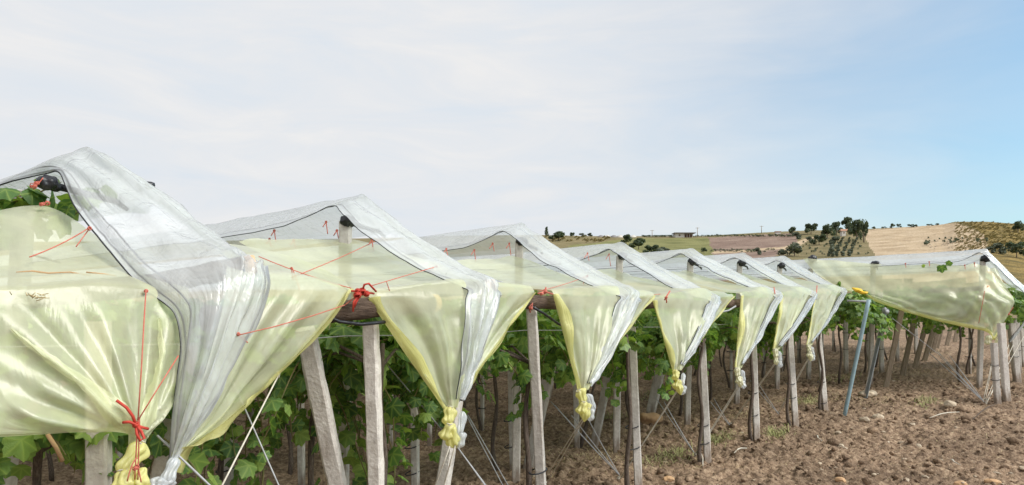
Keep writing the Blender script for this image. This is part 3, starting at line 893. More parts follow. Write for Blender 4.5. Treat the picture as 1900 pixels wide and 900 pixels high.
st.append([onY(322, 580, 2.95), onY(372, 556, 2.86), onY(432, 520, 2.83), onY(460, 516, 2.83), onY(486, 520, 2.85), onY(500, 528, 2.93)])
st.append([onY(334, 640, 2.93), onY(366, 640, 2.83), onY(412, 600, 2.80), onY(438, 590, 2.80), onY(466, 590, 2.83), onY(482, 590, 2.9)])
st.append([onY(326, 710, 2.93), onY(350, 715, 2.84), onY(384, 690, 2.80), onY(404, 680, 2.80), onY(430, 672, 2.84), onY(446, 668, 2.9)])
st.append([onY(318, 790, 2.93), onY(334, 790, 2.86), onY(352, 782, 2.82), onY(364, 778, 2.82), onY(378, 772, 2.86), onY(390, 768, 2.9)])
st.append([onY(312, 845, 2.93), onY(319, 845, 2.9), onY(327, 842, 2.88), onY(332, 840, 2.88), onY(338, 838, 2.9), onY(345, 836, 2.93)])
st.append([onY(304, 868, 2.93), onY(309, 868, 2.9), onY(314, 868, 2.88), onY(318, 868, 2.88), onY(322, 868, 2.9), onY(328, 866, 2.93)])
g, ts = loft(st, 81, 9)
n = normals(g)
u = np.linspace(-1, 1, 81)[None, :]
hip = (np.clip((ts - 7) / 1, 0, 1) * np.clip((13 - ts) / 1, 0, 1))[:, None]; hang = np.clip((ts - 13) / 1.2, 0, 1)[:, None]
edge = np.clip((1 - np.abs(u)) / .12, 0, 1)
rad = np.sin(u * 17 + wob(g, 2.0, 2.2, 4))
w = wob(g, 3, .012, 2) + hip * (wob(g, 9, .010, 8) + wob(g, 18, .005, 3) + .012 * rad) * edge + hang * edge * (.016 * rad * np.clip((19 - ts[:, None]) / 5, .1, 1) + wob(g, 12, .006, 5))
g1 = g + n * w[..., None]
C1 = empty('rain_cover')
ub = (u[:, :-1] + u[:, 1:]) / 2
sheet('clear_film', g1, [WHITE_FILM, HEM_FILM], C1, np.where(np.abs(ub) > 0.80, 1, 0) * np.ones((len(ts) - 1, 1), int))
hem_cords(g1, ts, C1, [0, 4, 10], 0.0042)
hem_cords(g1, ts, C1, [70, 76, 80], 0.0042, 1, 12 * 9)
tag(C1, 'wide clear plastic film with a dark corded hem over the tallest, leftmost tent peak', 'plastic cover', 'clear plastic covers over the vine rows')
K1w = onY(308, 876, 2.9)
bundle(C1, K1w, [(-.035, -.02, -.045, .05, .034), (.01, -.02, .0, .034, .06)], HEM_FILM, 'twisted_end')

# its yellow sheet: left part gathered at the red knot
K1 = onY(252, 800, 2.9)
st = [[onY(-330, 480, 4.2), onY(-140, 430, 4.15), onY(70, 382, 4.1), onY(180, 440, 3.95), onY(300, 520, 3.85)],
      [onY(-340, 500, 3.8), onY(-160, 470, 3.75), onY(50, 445, 3.7), onY(180, 475, 3.6), onY(330, 530, 3.5)],
      [onY(-340, 525, 3.3), onY(-160, 520, 3.25), onY(60, 508, 3.22), onY(190, 512, 3.2), onY(350, 535, 3.15)],
      [onY(-340, 541, 3.12), onY(-160, 536, 3.07), onY(60, 529, 3.055), onY(190, 527, 3.05), onY(350, 542, 3.06)],
      [onY(-340, 548, 3.09), onY(-160, 543, 3.04), onY(60, 536, 3.025), onY(190, 533, 3.025), onY(350, 548, 3.04)],
      [onY(-340, 580, 3.07), onY(-160, 575, 3.02), onY(60, 568, 3.0), onY(190, 562, 3.0), onY(352, 585, 3.03)],
      [onY(-330, 660, 3.02), onY(-150, 660, 2.97), onY(60, 640, 2.95), onY(200, 625, 2.96), onY(345, 660, 3.0)],
      [onY(-310, 730, 2.98), onY(-120, 735, 2.93), onY(80, 715, 2.90), onY(215, 690, 2.91), onY(330, 725, 2.97)],
      [onY(-260, 790, 2.95), onY(-60, 795, 2.89), onY(125, 765, 2.87), onY(232, 745, 2.88), onY(305, 770, 2.93)],
      [onY(-160, 815, 2.93), onY(40, 806, 2.88), onY(190, 785, 2.87), onY(244, 775, 2.88), onY(288, 790, 2.92)],
      [onY(100, 804, 2.92), onY(170, 798, 2.90), onY(226, 790, 2.88), onY(250, 795, 2.88), onY(276, 806, 2.91)],
      [onY(236, 790, 2.92), onY(240, 800, 2.9), onY(250, 808, 2.88), onY(258, 815, 2.88), onY(268, 820, 2.9)],
      [onY(240, 838, 2.92), onY(246, 840, 2.9), onY(252, 842, 2.88), onY(258, 842, 2.88), onY(266, 840, 2.9)]]
g, ts = loft(st, 101, 10)
n = normals(g); u = np.linspace(-1, 1, 101)[None, :]
hang = np.clip((ts - 4.4) / 1.2, 0, 1)[:, None] * np.clip((12 - ts) / 2.5, .15, 1)[:, None]
ph = wob(g, 1.2, 1.8, 21)
w = wob(g, 1.8, .014, 31) + hang * wob(g, 7, .005, 44) + (1 - hang) * wob(g, 5, .008, 9)
edge = np.clip((1 - np.abs(u)) / .05, 0, 1)
FOLDS = [([(20, 610), (90, 665), (160, 715), (215, 765), (248, 795)], .028, 24), ([(60, 560), (130, 640), (200, 720), (245, 790)], .03, 20), ([(40, 720), (120, 742), (190, 765), (244, 795)], .035, 22),
         ([(-40, 690), (60, 770), (150, 792), (240, 800)], .03, 20), ([(290, 590), (292, 650), (282, 710), (268, 770), (256, 800)], .035, 14), ([(322, 640), (318, 690), (302, 745), (280, 790)], .035, 12), ([(180, 600), (215, 680), (240, 760), (250, 800)], .025, 12)]
rel = g - np.array((0, 0, H)); dep = rel[..., 0] * CT + rel[..., 1] * ST
qx, qy = CX + F * (rel[..., 0] * ST - rel[..., 1] * CT) / dep, HY - F * rel[..., 2] / dep
fd = np.zeros(qx.shape)
for pts, am, wdt in FOLDS:
    c = resample([(a, b_, 0) for a, b_ in pts], 60)[:, :2]
    dd = np.sqrt((qx[..., None] - c[:, 0]) ** 2 + (qy[..., None] - c[:, 1]) ** 2); k_ = dd.argmin(-1); d_ = dd.min(-1)
    sgn_ = np.sign((qy - c[k_, 1]) - (qx - c[k_, 0]) * .8)
    fr_ = k_ / 59.0
    wdd = wdt * np.where(sgn_ > 0, .55, 1.5)
    fd += am * np.exp(-(d_ / wdd) ** 2) * np.clip(fr_ * 3 + .15, 0, 1) * np.clip((1.08 - fr_) * 3, .15, 1)
th_ = np.arctan2(-(qy - 815), qx - 252); rk_ = np.hypot(qx - 252, qy - 815)
fd += hang * (.016 * pleat(th_ * 5.5 + .35 * ph + .6) + .009 * pleat(th_ * 11.7 + .5 * ph + 2.0)) * np.clip(rk_ / 90, .1, 1) * np.clip((620 - rk_) / 400, 0, 1)
g2 = g + n * (w * edge)[..., None] + fd[..., None] * np.array((-.3, -.95, 0))
A1 = empty('end_sheet')
sheet('yellow_film', g2, YELLOW_FILM, A1)
# deep yellow folds lying over it, running to the knot
def fold_strip(pts, wd, parent, seed, mat=YELLOW_FILM, name='deep_fold'):
    c = resample(pts, 40)
    t_ = np.gradient(c, axis=0); t_ /= np.linalg.norm(t_, axis=1, keepdims=True)
    side = np.cross(t_, np.array((0, 1.0, 0))); side /= np.linalg.norm(side, axis=1, keepdims=True) + 1e-9
    fr = np.linspace(0, 1, 40)
    wv = (np.interp(fr, [0, .25, .7, 1], wd) * (1 + .15 * np.sin(fr * 14 + seed)))[:, None]
    o = np.array((0, -1.0, 0))
    wv = wv * 1.5
    sg = np.stack([c + side * wv + o * -.02, c + side * wv * .4 + o * .004, c - side * wv * .3 + o * .016, c - side * wv * .85 + o * .010, c - side * wv + o * -.02], 1)
    sg = sg + (wob(sg, 12, .004, seed))[..., None] * o
    return sheet(name, sg, mat, parent)


def fold_band(g, qx, qy, pts, wpx, parent):
    c = resample([(a, b_, 0) for a, b_ in pts], 34)[:, :2]; t_ = np.gradient(c, axis=0); t_ /= np.linalg.norm(t_, axis=1, keepdims=True); nn = np.stack([-t_[:, 1], t_[:, 0]], 1)
    fr_ = np.linspace(0, 1, 34); ww = wpx * np.interp(fr_, [0, .45, .75, 1], [.01, .6, 1, .4]) * (1 + .2 * np.sin(fr_ * 11))
    rows = []
    for k in np.linspace(-1, 1, 7):
        q = c + nn * (ww * k)[:, None]
        rows.append([g.reshape(-1, 3)[np.argsort((qx.ravel() - a) ** 2 + (qy.ravel() - b_) ** 2)[:6]].mean(0) for a, b_ in q])
    sg = np.transpose(np.array(rows), (1, 0, 2)) + np.array((-.002, -.006, 0))
    sg[:, 2:5] += np.array((0, -.006, 0))
    return sheet('deep_fold', sg, YELLOW_FILM, parent)


fold_band(g2, qx, qy, FOLDS[0][0], 20, A1)
fold_band(g2, qx, qy, FOLDS[4][0], 13, A1)
bundle(A1, onY(244, 850, 2.88), [(0, 0, 0, .045, .075), (-.04, -.03, -.08, .05, .045), (.025, -.03, -.09, .036, .05)], YELLOW_FOLD)
tag(A1, 'large pale yellow sheet with deep folds gathered by a red knot at the left edge', 'plastic sheet', 'yellow end sheets tied below the log rail')
# right part of the first sheet, between the first film and the log
ap = onY(455, 452, 4.1)
st = [[onY(395, 450, 4.1), onY(440, 452, 4.1), onY(520, 470, 4.0), onY(580, 490, 3.9), onY(640, 520, 3.6)],
      [onY(430, 490, 3.2), onY(480, 497, 3.2), onY(540, 510, 3.2), onY(590, 520, 3.2), onY(648, 533, 3.15)],
      [onY(420, 500, 3.02), onY(480, 508, 3.02), onY(540, 517, 3.02), onY(590, 524, 3.02), onY(650, 536, 3.04)],
      [onY(415, 560, 2.95), onY(465, 560, 2.94), onY(520, 560, 2.94), onY(575, 560, 2.95), onY(632, 560, 3.0)],
      [onY(392, 650, 2.93), onY(430, 650, 2.9), onY(472, 650, 2.9), onY(520, 645, 2.92), onY(565, 640, 2.98)],
      [onY(362, 740, 2.93), onY(392, 738, 2.9), onY(420, 735, 2.9), onY(450, 728, 2.92), onY(486, 722, 2.98)],
      [onY(335, 810, 2.93), onY(350, 808, 2.9), onY(368, 806, 2.9), onY(384, 800, 2.92), onY(404, 792, 2.97)],
      [onY(322, 845, 2.93), onY(327, 844, 2.9), onY(332, 842, 2.9), onY(340, 838, 2.91), onY(350, 832, 2.95)],
      [onY(312, 880, 2.93), onY(316, 880, 2.9), onY(320, 880, 2.9), onY(325, 878, 2.91), onY(330, 876, 2.95)]]
g, ts = loft(st, 61, 10)
n = normals(g); u = np.linspace(-1, 1, 61)[None, :]
hang = np.clip((ts - 2) / 1.2, 0, 1)[:, None] * np.clip((8 - ts) / 2.5, .15, 1)[:, None]
w = wob(g, 2, .016, 61) + hang * (.014 * np.sin(u * 12 + wob(g, 1.4, 2, 7)) + wob(g, 8, .006, 3))
edge = np.clip((1 - np.abs(u)) / .08, 0, 1)
g3 = g + n * (w * edge)[..., None]
A1b = empty('end_sheet')
sheet('yellow_film', g3, YELLOW_FILM, A1b)
k2 = 20
ep = g3[k2:, -1]; inn = g3[k2:, -2] - ep; inn /= np.linalg.norm(inn, axis=1, keepdims=True) + 1e-9
fr = np.linspace(0, 1, len(ep))
wv = (np.interp(fr, [0, .1, .5, .85, 1], [.01, .05, .075, .09, .03]))[:, None]
sg = np.stack([ep + (0, .01, 0), ep - inn * .015 + (0, -.012, 0), ep + inn * wv * .4 + (0, -.035, 0), ep + inn * wv + (0, -.02, 0)], 1)
sheet('folded_hem', sg, YELLOW_FOLD, A1b)
tag(A1b, 'pale yellow triangle of sheet between the leftmost clear film and the bare log', 'plastic sheet', 'yellow end sheets tied below the log rail')

# --- the jutting block at the right: covers eight, nine, ten
PK8 = onX(1830, 463, 16.6)
X8 = PK8[0]
EN8 = np.array((X8 - .02, PK8[1] - .75, onX(1873, 549, 16.5)[2]))
KN8 = onX(1866, 634, 16.3)
white8, g8, ts8 = white_cover(7, PK8, EN8, KN8, X8, [26, 18, 12, 9, 7, 5, 3, PK8[1] + .45], w_end=(-.2, .2), detail=.8, seed=31)
tag(white8, 'clear plastic film along the ridge of the long side sheet at the right', 'plastic cover', 'clear plastic covers over the vine rows')
for k, (dx, lb) in enumerate([(1.95, 'clear plastic film cut by the right edge just behind the corner tent'), (3.9, 'clear plastic film cut by the right edge, farthest behind the corner tent')]):
    pk = PK8 + (dx, .05, .04); en = EN8 + (dx, 0, .03); kn = np.array((X8 + dx - .2, pk[1] - .75, 1.55 + k * .05))
    r, g, ts = white_cover(8 + k, pk, en, kn, X8 + dx, [26, 18, 12, 9, 7, 5, 3, pk[1] + .45], w_end=(-.18, .18), detail=.7, seed=40 + k)
    tag(r, lb, 'plastic cover', 'clear plastic covers over the vine rows')
    L_ = np.array((X8 + dx - .75, en[1] + .08, en[2] - .06)); R_ = np.array((X8 + dx + .8, en[1] + .08, en[2] - .06))
    r2, g, ts = apron(8 + k, pk + (0, .12, -.33), pk + (-.95, .2, -.42), pk + (.95, .2, -.42), L_, R_, kn, seed=50 + k, detail=.7)
    tag(r2, 'yellow end sheet under the clear film at the right edge, %s from the corner post' % ('next' if k == 0 else 'second'), 'plastic sheet', 'yellow end sheets tied below the log rail')
    bundle(r2, kn, [(-.03, -.03, -.06, .06, .06), (-.05, -.05, -.15, .055, .055)], YELLOW_FOLD)
    bundle(r, kn, [(.04, -.05, -.1, .035, .07)], HEM_FILM, 'twisted_end')
# long yellow side sheet
XT, XE = 16.2, 15.75
st = [[onX(1490, 480, XT), onX(1560, 484, XT), onX(1640, 491, XT), onX(1740, 490, XT), onX(1800, 489, XT), onX(1835, 495, XT), onX(1850, 500, 16.25)],
      [onX(1515, 508, 16.0), onX(1575, 512, 16.0), onX(1650, 522, 16.0), onX(1740, 520, 16.0), onX(1800, 515, 16.0), onX(1840, 520, 16.05), onX(1862, 525, 16.15)],
      [onX(1560, 535, XE), onX(1590, 540, XE), onX(1650, 548, XE), onX(1740, 550, XE), onX(1800, 547, XE), onX(1845, 548, 15.85), onX(1880, 552, 16.1)],
      [onX(1575, 537, XE), onX(1596, 542, XE - .03), onX(1655, 556, XE - .05), onX(1740, 565, XE - .06), onX(1805, 560, XE - .04), onX(1846, 560, 15.8), onX(1882, 562, 16.05)],
      [onX(1585, 538, XE), onX(1606, 548, XE - .03), onX(1665, 566, XE - .08), onX(1745, 582, XE - .08), onX(1812, 584, XE - .03), onX(1847, 588, 15.8), onX(1872, 582, 16.0)],
      [onX(1590, 538, XE), onX(1612, 552, XE - .02), onX(1675, 575, XE - .05), onX(1745, 592, XE - .04), onX(1822, 606, XE), onX(1845, 616, 15.8), onX(1860, 602, 15.92)],
      [onX(1592, 539, XE), onX(1620, 557, XE), onX(1690, 581, XE), onX(1760, 600, XE), onX(1828, 614, 15.78), onX(1844, 630, 15.78), onX(1851, 618, 15.85)]]
g, ts = loft(st, 111, 8)
n = normals(g); u = np.linspace(0, 1, 111)[None, :]
ph = wob(g, 1.0, 1.5, 4)
tent = np.clip(1 - np.abs(u - .62) / .35, 0, 1)
w = wob(g, 1.4, .025, 77) + tent * (.045 * pleat(u * 13 + ts[:, None] * 1.3 + ph * 1.4) + .022 * pleat(u * 27 + ts[:, None] * 2.1 + ph * 1.7)) + .012 * pleat(u * 24 - ts[:, None] * 1.8 + ph) + wob(g, 5, .010, 7)
edge = np.clip(u / .03, 0, 1) * np.clip((1 - u) / .03, 0, 1) * np.clip((6 - ts[:, None]) / 1, .2, 1)
g = g + n * (w * edge)[..., None]
A8 = empty('side_sheet')
sheet('yellow_film', g, YELLOW_FILM, A8)
ep = g[-1]; sg = np.stack([ep + (.01, 0, 0), ep + (-.02, 0, -.01), ep + (-.035, 0, .03), ep + (-.02, 0, .06)], 1)
sheet('folded_hem', sg, YELLOW_FOLD, A8)
bundle(A8, onX(1845, 625, 15.8), [(-.05, .09, -.06, .085, .09), (-.07, -.08, -.07, .085, .09), (-.09, .0, -.19, .07, .09)], CREAM)
tag(A8, 'long pale yellow side sheet sagging along the jutting right block', 'plastic sheet')

# ------------------------------------------------------------------ log rail
def log(p0, p1, r, label, hasend=True):
    p0, p1 = np.array(p0, float), np.array(p1, float)
    root = empty('log', tuple(p0))
    k = 14; pts = []
    for j in range(k):
        f = j / (k - 1)
        pts.append((p1 - p0) * f + np.array((0, .012 * math.sin(f * 7 + p0[0]), .012 * math.sin(f * 5 + 2 * p0[0]))))
    mb = MB(); mb.tube(pts, [r * (1 + .06 * math.sin(j * 2.3 + p0[0])) for j in range(k)], 14)
    mb.build('bark', BARK, root)
    d = (p1 - p0) / np.linalg.norm(p1 - p0)
    mb = MB(); mb.tube([pts[-1] - d * .004, pts[-1] + d * .05, pts[-1] + d * .056], [r * .97, r * .95, r * .85], 14)
    mb.build('cut_end', CUTWOOD, root)
    tag(root, label, 'log', 'log rail along the row ends')


e1 = onY(455, 497, 3.05)
log((e1[0] - .75, 3.5, e1[2] - .16), e1, .05, 'pale log end showing through the film at the leftmost tent')
e2 = onY(800, 566, 3.05)
log((e2[0] - 1.45, 3.09, e2[2] - .075), e2, .06, 'bare brown log above the thick leaning post')
for i in range(2, 7):
    a_, b_ = onY(*(T[i - 1]['R'] if i > 1 else (0, 0)), 3.1), onY(*T[i]['L'], 3.1)
    en = onY(T[i]['en'][0] + 2, T[i]['en'][1] + 12, 3.07)
    log((a_[0] - .25, 3.14, a_[2] - .085), (en[0], 3.1, max(b_[2] - .06, en[2] - .06)), .055, 'short visible log left of the %s yellow sheet from the left' % ORD[i])
en = onY(903, 528, 3.0)
log((en[0] - .45, 3.5, en[2] - .10), en, .045, 'short log end under the second clear film, beside its hem')
en = onX(1828, 535, 15.95)
log((16.75, en[1] + 1.2, en[2] + .0), en + np.array((.02, 0, 0)), .05, 'pale log end behind the long side sheet at the right')

# ------------------------------------------------------------------ posts
def ties(root, p0, p1, zs, w, trunk_off):
    p0, p1 = Vector(tuple(p0)), Vector(tuple(p1))
    for z in zs:
        f = (z - p0.z) / (p1.z - p0.z)
        c = p0.lerp(p1, f) + Vector(trunk_off) * .5
        mb = MB(); k = 14
        hx = w / 2 + abs(trunk_off[0]) * .62 + .012; hy = w / 2 + .016
        pts = [(c.x + hx * math.cos(a) * (1.0), c.y + hy * math.sin(a), c.z + .012 * math.cos(a)) for a in [2 * math.pi * j / k for j in range(k + 1)]]
        mb.tube(pts, .006, 5, cap=False)
        mb.build('black_tie', CORD, root)


def post(name, p0, p1, w, label, group, mat=CONCRETE, tie_z=(), jit=.002, rz=0.25, trunk_off=(-.06, 0, 0), d=None, round_=False, cat='post', seg=10):
    p0 = np.array(p0, float); p1 = np.array(p1, float)
    root = empty(name, tuple(p0))
    mb = MB()
    q = (p1 - p0)
    q0 = -q / np.linalg.norm(q) * .12
    if round_:
        mb.tube([q0 + (q - q0) * j / seg + np.array((random.uniform(-jit, jit), random.uniform(-jit, jit), 0)) for j in range(seg + 1)], w / 2, 10)
    else:
        mb.prism(q0, q, w, d or w, (math.cos(rz), math.sin(rz), 0), seg=seg, jit=jit)
    mb.build('shaft', mat, root, smooth=round_)
    if tie_z: ties(root, (0, 0, 0), tuple(q), tie_z, w, trunk_off)
    tag(root, label, cat, group)
    return root


FG = 'concrete posts along the row ends'
post('leaning_post', onG(668, 1100), onY(566, 610, 3.3), .098, 'thick rough concrete post leaning left under the bare log', FG, jit=.0035, rz=.7, seg=24)
b = onG(706, 1130)
post('concrete_post', (b[0], b[1], 0), onY(688, 598, b[1]), .08, 'upright rough concrete post right of the thick leaning one, under the bare log', FG, jit=.003, rz=.5, seg=24)
post('concrete_post', onG(1009, 992), onY(986, 568, 3.13), .078, 'concrete post in the gap between second and third yellow sheets', FG, tie_z=(.52,), jit=.002, rz=.5, seg=16)
fronts = [((1185, 911), (1171, 570), .08, 'concrete post between third and fourth yellow sheets', (.42, .62)),
          ((1313, 856), (1300, 575), .082, 'white concrete post thick with leaves behind the fourth yellow sheet', (.22, .42)),
          ((1404, 816), (1396, 590), .082, 'pale concrete post below the fifth yellow sheet', (.33, .62)),
          ((1476, 788), (1464, 600), .084, 'pale concrete post below the sixth yellow sheet', (.4, .6)),
          ((1531, 760), (1518, 610), .084, 'pale concrete post below the seventh yellow sheet', (.12, .45))]
FRONT_P = [onG(706, 1130), onG(1009, 992)]
for (b, t_, w, lb, tz) in fronts:
    p0 = onG(*b); p1 = onY(*t_, p0[1] + .28)
    FRONT_P.append(p0)
    post('concrete_post', p0, p1, w, lb, FG, tie_z=tz, rz=.5, jit=.002, trunk_off=(-.085, .03, 0))
pa = onY(183, 700, 3.12)
post('concrete_post', (pa[0], 3.12, 0), (pa[0], 3.12, 1.72), .083, 'thick pale concrete post under the large left yellow sheet', FG, rz=.9, jit=.002, seg=16)
pa = onY(288, 860, 3.3)
post('leaning_post', (pa[0] - .12, 3.42, 0), (pa[0] + .16, 3.3, 1.6), .075, 'grey leaning post behind the red knotted yellow sheet', FG, rz=.7, jit=.002)
# second line of posts and stakes, seen under the film: (base px, top px, width, lean?)
IG = 'concrete stakes among the vines'
inner = [((427, 985), (421, 640), .065, 'slender stake with black ties in the bare gap left of the leaning post', (.3, .5)),
         ((771, 925), (769, 640), .068, 'slender tied stake just left of the second yellow sheet knot', (.25, .5)),
         ((797, 822), (796, 640), .06, 'small distant stake between tied stake and second yellow knot', ()),
         ((951, 868), (946, 640), .06, 'slender stake in the gap left of the third post', (.25, .55)),
         ((1071, 826), (1066, 640), .068, 'slender stake below the third yellow knot', ()),
         ((560, 905), (556, 640), .06, 'thin stake hidden among leaves left of the leaning post', ())]
for b, t_, w, lb, tz in inner:
    p0 = onG(*b); d0 = p0[1]
    post('vine_stake', p0, onY(*t_, d0), w, lb, IG, tie_z=tz, rz=.5, trunk_off=(-.05, .03, 0))
lean = [((980, 870), (1030, 640), .11, 'stout leaning post behind the third yellow sheet, base in dry grass'), ((1103, 824), (1140, 640), .10, 'leaning tan post right of the third yellow knot'),
        ((1014, 738), (1036, 610), .15, 'leaning grey post deep between second and third yellow sheets'), ((1206, 772), (1240, 620), .15, 'leaning brownish post left of the fourth yellow knot'),
        ((640, 800), (655, 640), .1, 'leaning post half hidden by leaves behind the bare log'), ((808, 905), (835, 780), .11, 'leaning concrete post below the second yellow knot')]
for b, t_, w, lb in lean[:-1]:
    p0 = onG(*b)
    post('leaning_post', p0, onY(*t_, p0[1] - .25), w, lb, 'leaning posts behind the yellow sheets', rz=.3)
pb = onY(842, 770, 3.25)
q = np.array((pb[0] - .18, 3.3, 0.0))
post('leaning_post', q, pb + (.02, 0, .1), .085, 'leaning concrete post that the second yellow sheet is knotted to', 'leaning posts behind the yellow sheets', rz=.3, seg=16)

# corner: blue pipe, steel post, line of leaning wooden posts
p0 = onG(1568, 766); post('blue_pipe', p0, onX(1612, 556, p0[0] + .25), .062, 'pale blue painted pipe leaning at the corner', None, BLUE, round_=True, jit=0, cat='pipe')
p0 = onG(1606, 736); p1 = onX(1643, 572, p0[0] + .3)
rt = post('steel_post', p0, p1, .09, 'grey galvanised angle steel post right of the blue pipe', None, STEEL, d=.02, jit=0, rz=1.0)
mb = MB(); q = p1 - p0; off = np.array((.04, .01, 0)); mb.prism(off - q * .05, q + off, .02, .085, (math.cos(1.0), math.sin(1.0), 0), seg=4); mb.build('flange', CONCRETE, rt, smooth=False)
mb = MB(); mb.lump(q + (0, 0, -.05), (.06, .05, .06), 3, 3, .5); mb.build('tied_wrap', WIRE, rt)
wl_ = [((1644, 716), (1674, 572), .095, 'tan wooden post leaning right, nearest behind the steel post'), ((1674, 697), (1700, 578), .1, 'second leaning wooden post behind the steel post'), ((1698, 681), (1722, 585), .105, 'third leaning wooden post behind the steel post'),
       ((1716, 668), (1738, 590), .12, 'fourth leaning post behind the steel post, with white twine'), ((1738, 646), (1752, 590), .12, 'fifth leaning post in the row behind the steel post'), ((1757, 640), (1769, 592), .12, 'sixth leaning post in the row behind the steel post'),
       ((1730, 655), (1746, 592), .12, 'reddish leaning post between fourth and fifth in that row'), ((1772, 634), (1780, 594), .13, 'farthest leaning post of the row behind the steel post')]
for b, t_, w, lb in wl_:
    p0 = onG(*b)
    post('wooden_post', p0, onX(*t_, p0[0] + .2), w, lb, 'leaning wooden posts in a receding row', WOOD, rz=.3, jit=.003)
p0 = onG(1851, 747); w8 = post('concrete_post', p0, onX(1844, 636, p0[0] + .03), .085, 'bright white concrete post at the near corner of the jutting block', FG, tie_z=(.4, .65), rz=.6, trunk_off=(-.09, .02, 0))
post('concrete_post', onG(1868, 742), onX(1857, 600, p0[0] + .5), .10, 'broad grey post just right of the white corner post', FG, rz=.6, trunk_off=(-.06, .02, 0))
for b, t_, lb in [((1887, 705), (1876, 600), 'grey tied post behind the corner, left of two'), ((1889, 690), (1884, 590), 'grey tied post behind the corner, middle distance'), ((1900, 680), (1894, 590), 'grey post cut by the right edge')]:
    p0 = onG(*b); post('concrete_post', p0, onX(*t_, p0[0] + .05), .12, lb, FG, tie_z=(.5,), rz=.6)
# stakes seen far under the block
for b, lb in [((1636, 690), 'thin stake between the steel post and first wooden post'), ((1612, 668), 'thin stake left of the steel post in shade'), ((1570, 690), 'thin stake just left of the blue pipe'), ((1665, 668), 'thin stake between first and second wooden posts'), ((1700, 655), 'thin stake behind third wooden post')]:
    p0 = onG(*b); post('vine_stake', p0, p0 + (0, .03, 1.9), .09, lb, IG, tie_z=(.55, .95), rz=.5)

# ridge posts with black caps
def ridge_post(px, py, top, Yv, label, lean=0.1, capr=.06, arm=0.0, armdir=(-.5, -.6, 0), X=None):
    c = onY(px, py, Yv) if X is None else onX(px, py, X)
    base = np.array((c[0] + .03, c[1] + lean, float(gz(c[0], c[1]))))
    root = empty('ridge_post', tuple(base))
    rel = c - base
    mb = MB(); mb.prism((0, 0, -.1), (rel[0] * .6, rel[1] * .6, rel[2] + .0), .085, .085, (.8, .6, 0), seg=8, jit=.002)
    mb.build('shaft', CONCRETE, root, smooth=False)
    mb = MB(); sx = capr
    mb.lump(rel, (sx * 1.05, sx * 1.05, sx * .88), seed=int(px), sub=3, amp=.28, freq=2.2)
    mb.lump(rel + (.045, .03, -.012), (sx * .75, sx * .75, sx * .62), seed=int(px) + 5, sub=2, amp=.3)
    mb.build('black_cap', BLACK, root)
    mb = MB(); mb.tube([rel + (.03, .05, 0), rel + (.34 + arm, .02, -.05 - arm * .2), rel + (.4 + arm, .02, -.09)], [.02, .017, .012], 7)
    mb.build('cap_tail', BLACK if arm == 0 else WOOD, root)
    tag(root, label, 'post', 'capped posts under the tent ridges')


ridge_post(88, 339, None, 4.05, 'black wrapped post tip poking out under the leftmost film', capr=.043, lean=.9)
ridge_post(645, 410, None, YP + .02, 'black capped post under the second tent peak', capr=.055)
ridge_post(968, 449, None, YP + .02, 'grey post with black cap standing clear under the third peak', capr=.055)
ridge_post(1154, 475, None, YP + .02, 'black capped post under the fourth tent peak', capr=.06)
ridge_post(1285, 486, None, YP + .02, 'black capped post under the fifth tent peak', capr=.065)
ridge_post(1376, 488, None, YP + .02, 'black capped post under the sixth tent peak', capr=.07)
ridge_post(1450, 493, None, YP + .02, 'black capped post under the seventh tent peak', capr=.07)
ridge_post(1508, 480, None, 0, 'black cap on the long right ridge, nearest the seventh tent', X=16.35, capr=.085)
ridge_post(1624, 490, None, 0, 'black cap with a long dark tail midway along the right ridge', X=16.3, capr=.085)
ridge_post(1828, 480, None, 0, 'black cap on the grey post at the right corner peak', X=16.45, capr=.085)
mb = MB(); c = onY(277, 344, 5.2); mb.lump(c, (.035, .035, .03), 4, 2, .3); o = mb.build('black_cap', BLACK); tag(o, 'small black cap showing over the sloping edge of the leftmost film', 'cap')

# ------------------------------------------------------------------ twine, ropes, wires
def sagline(a, b, sag=0.0, n=8):
    a, b = np.array(a, float), np.array(b, float)
    return [a + (b - a) * f + np.array((0, 0, -sag * 4 * f * (1 - f))) for f in np.linspace(0, 1, n)]


def line_thing(name, segs, r, mat, label, cat, group=None, knots=(), part='strand'):
    root = empty(name, tuple(np.array(segs[0][0], float)))
    o = np.array(segs[0][0], float)
    for s in segs:
        mb = MB(); mb.tube([np.array(p) - o for p in s], r, 5); mb.build(part, mat, root)
    for kpos, ks in knots:
        mb = MB()
        for q in range(5):
            a = np.random.default_rng(int(q + ks * 1e4)).normal(0, 1, 3); a /= np.linalg.norm(a)
            b_ = np.cross(a, (0.3, .5, .8)); b_ /= np.linalg.norm(b_); cc = np.cross(a, b_)
            mb.tube([np.array(kpos) - o + (b_ * math.cos(t_) + cc * math.sin(t_)) * ks * .62 for t_ in np.linspace(0, 5.6, 9)], r * .8, 4)
        mb.build('knot', mat, root)
    tag(root, label, cat, group)
    return root


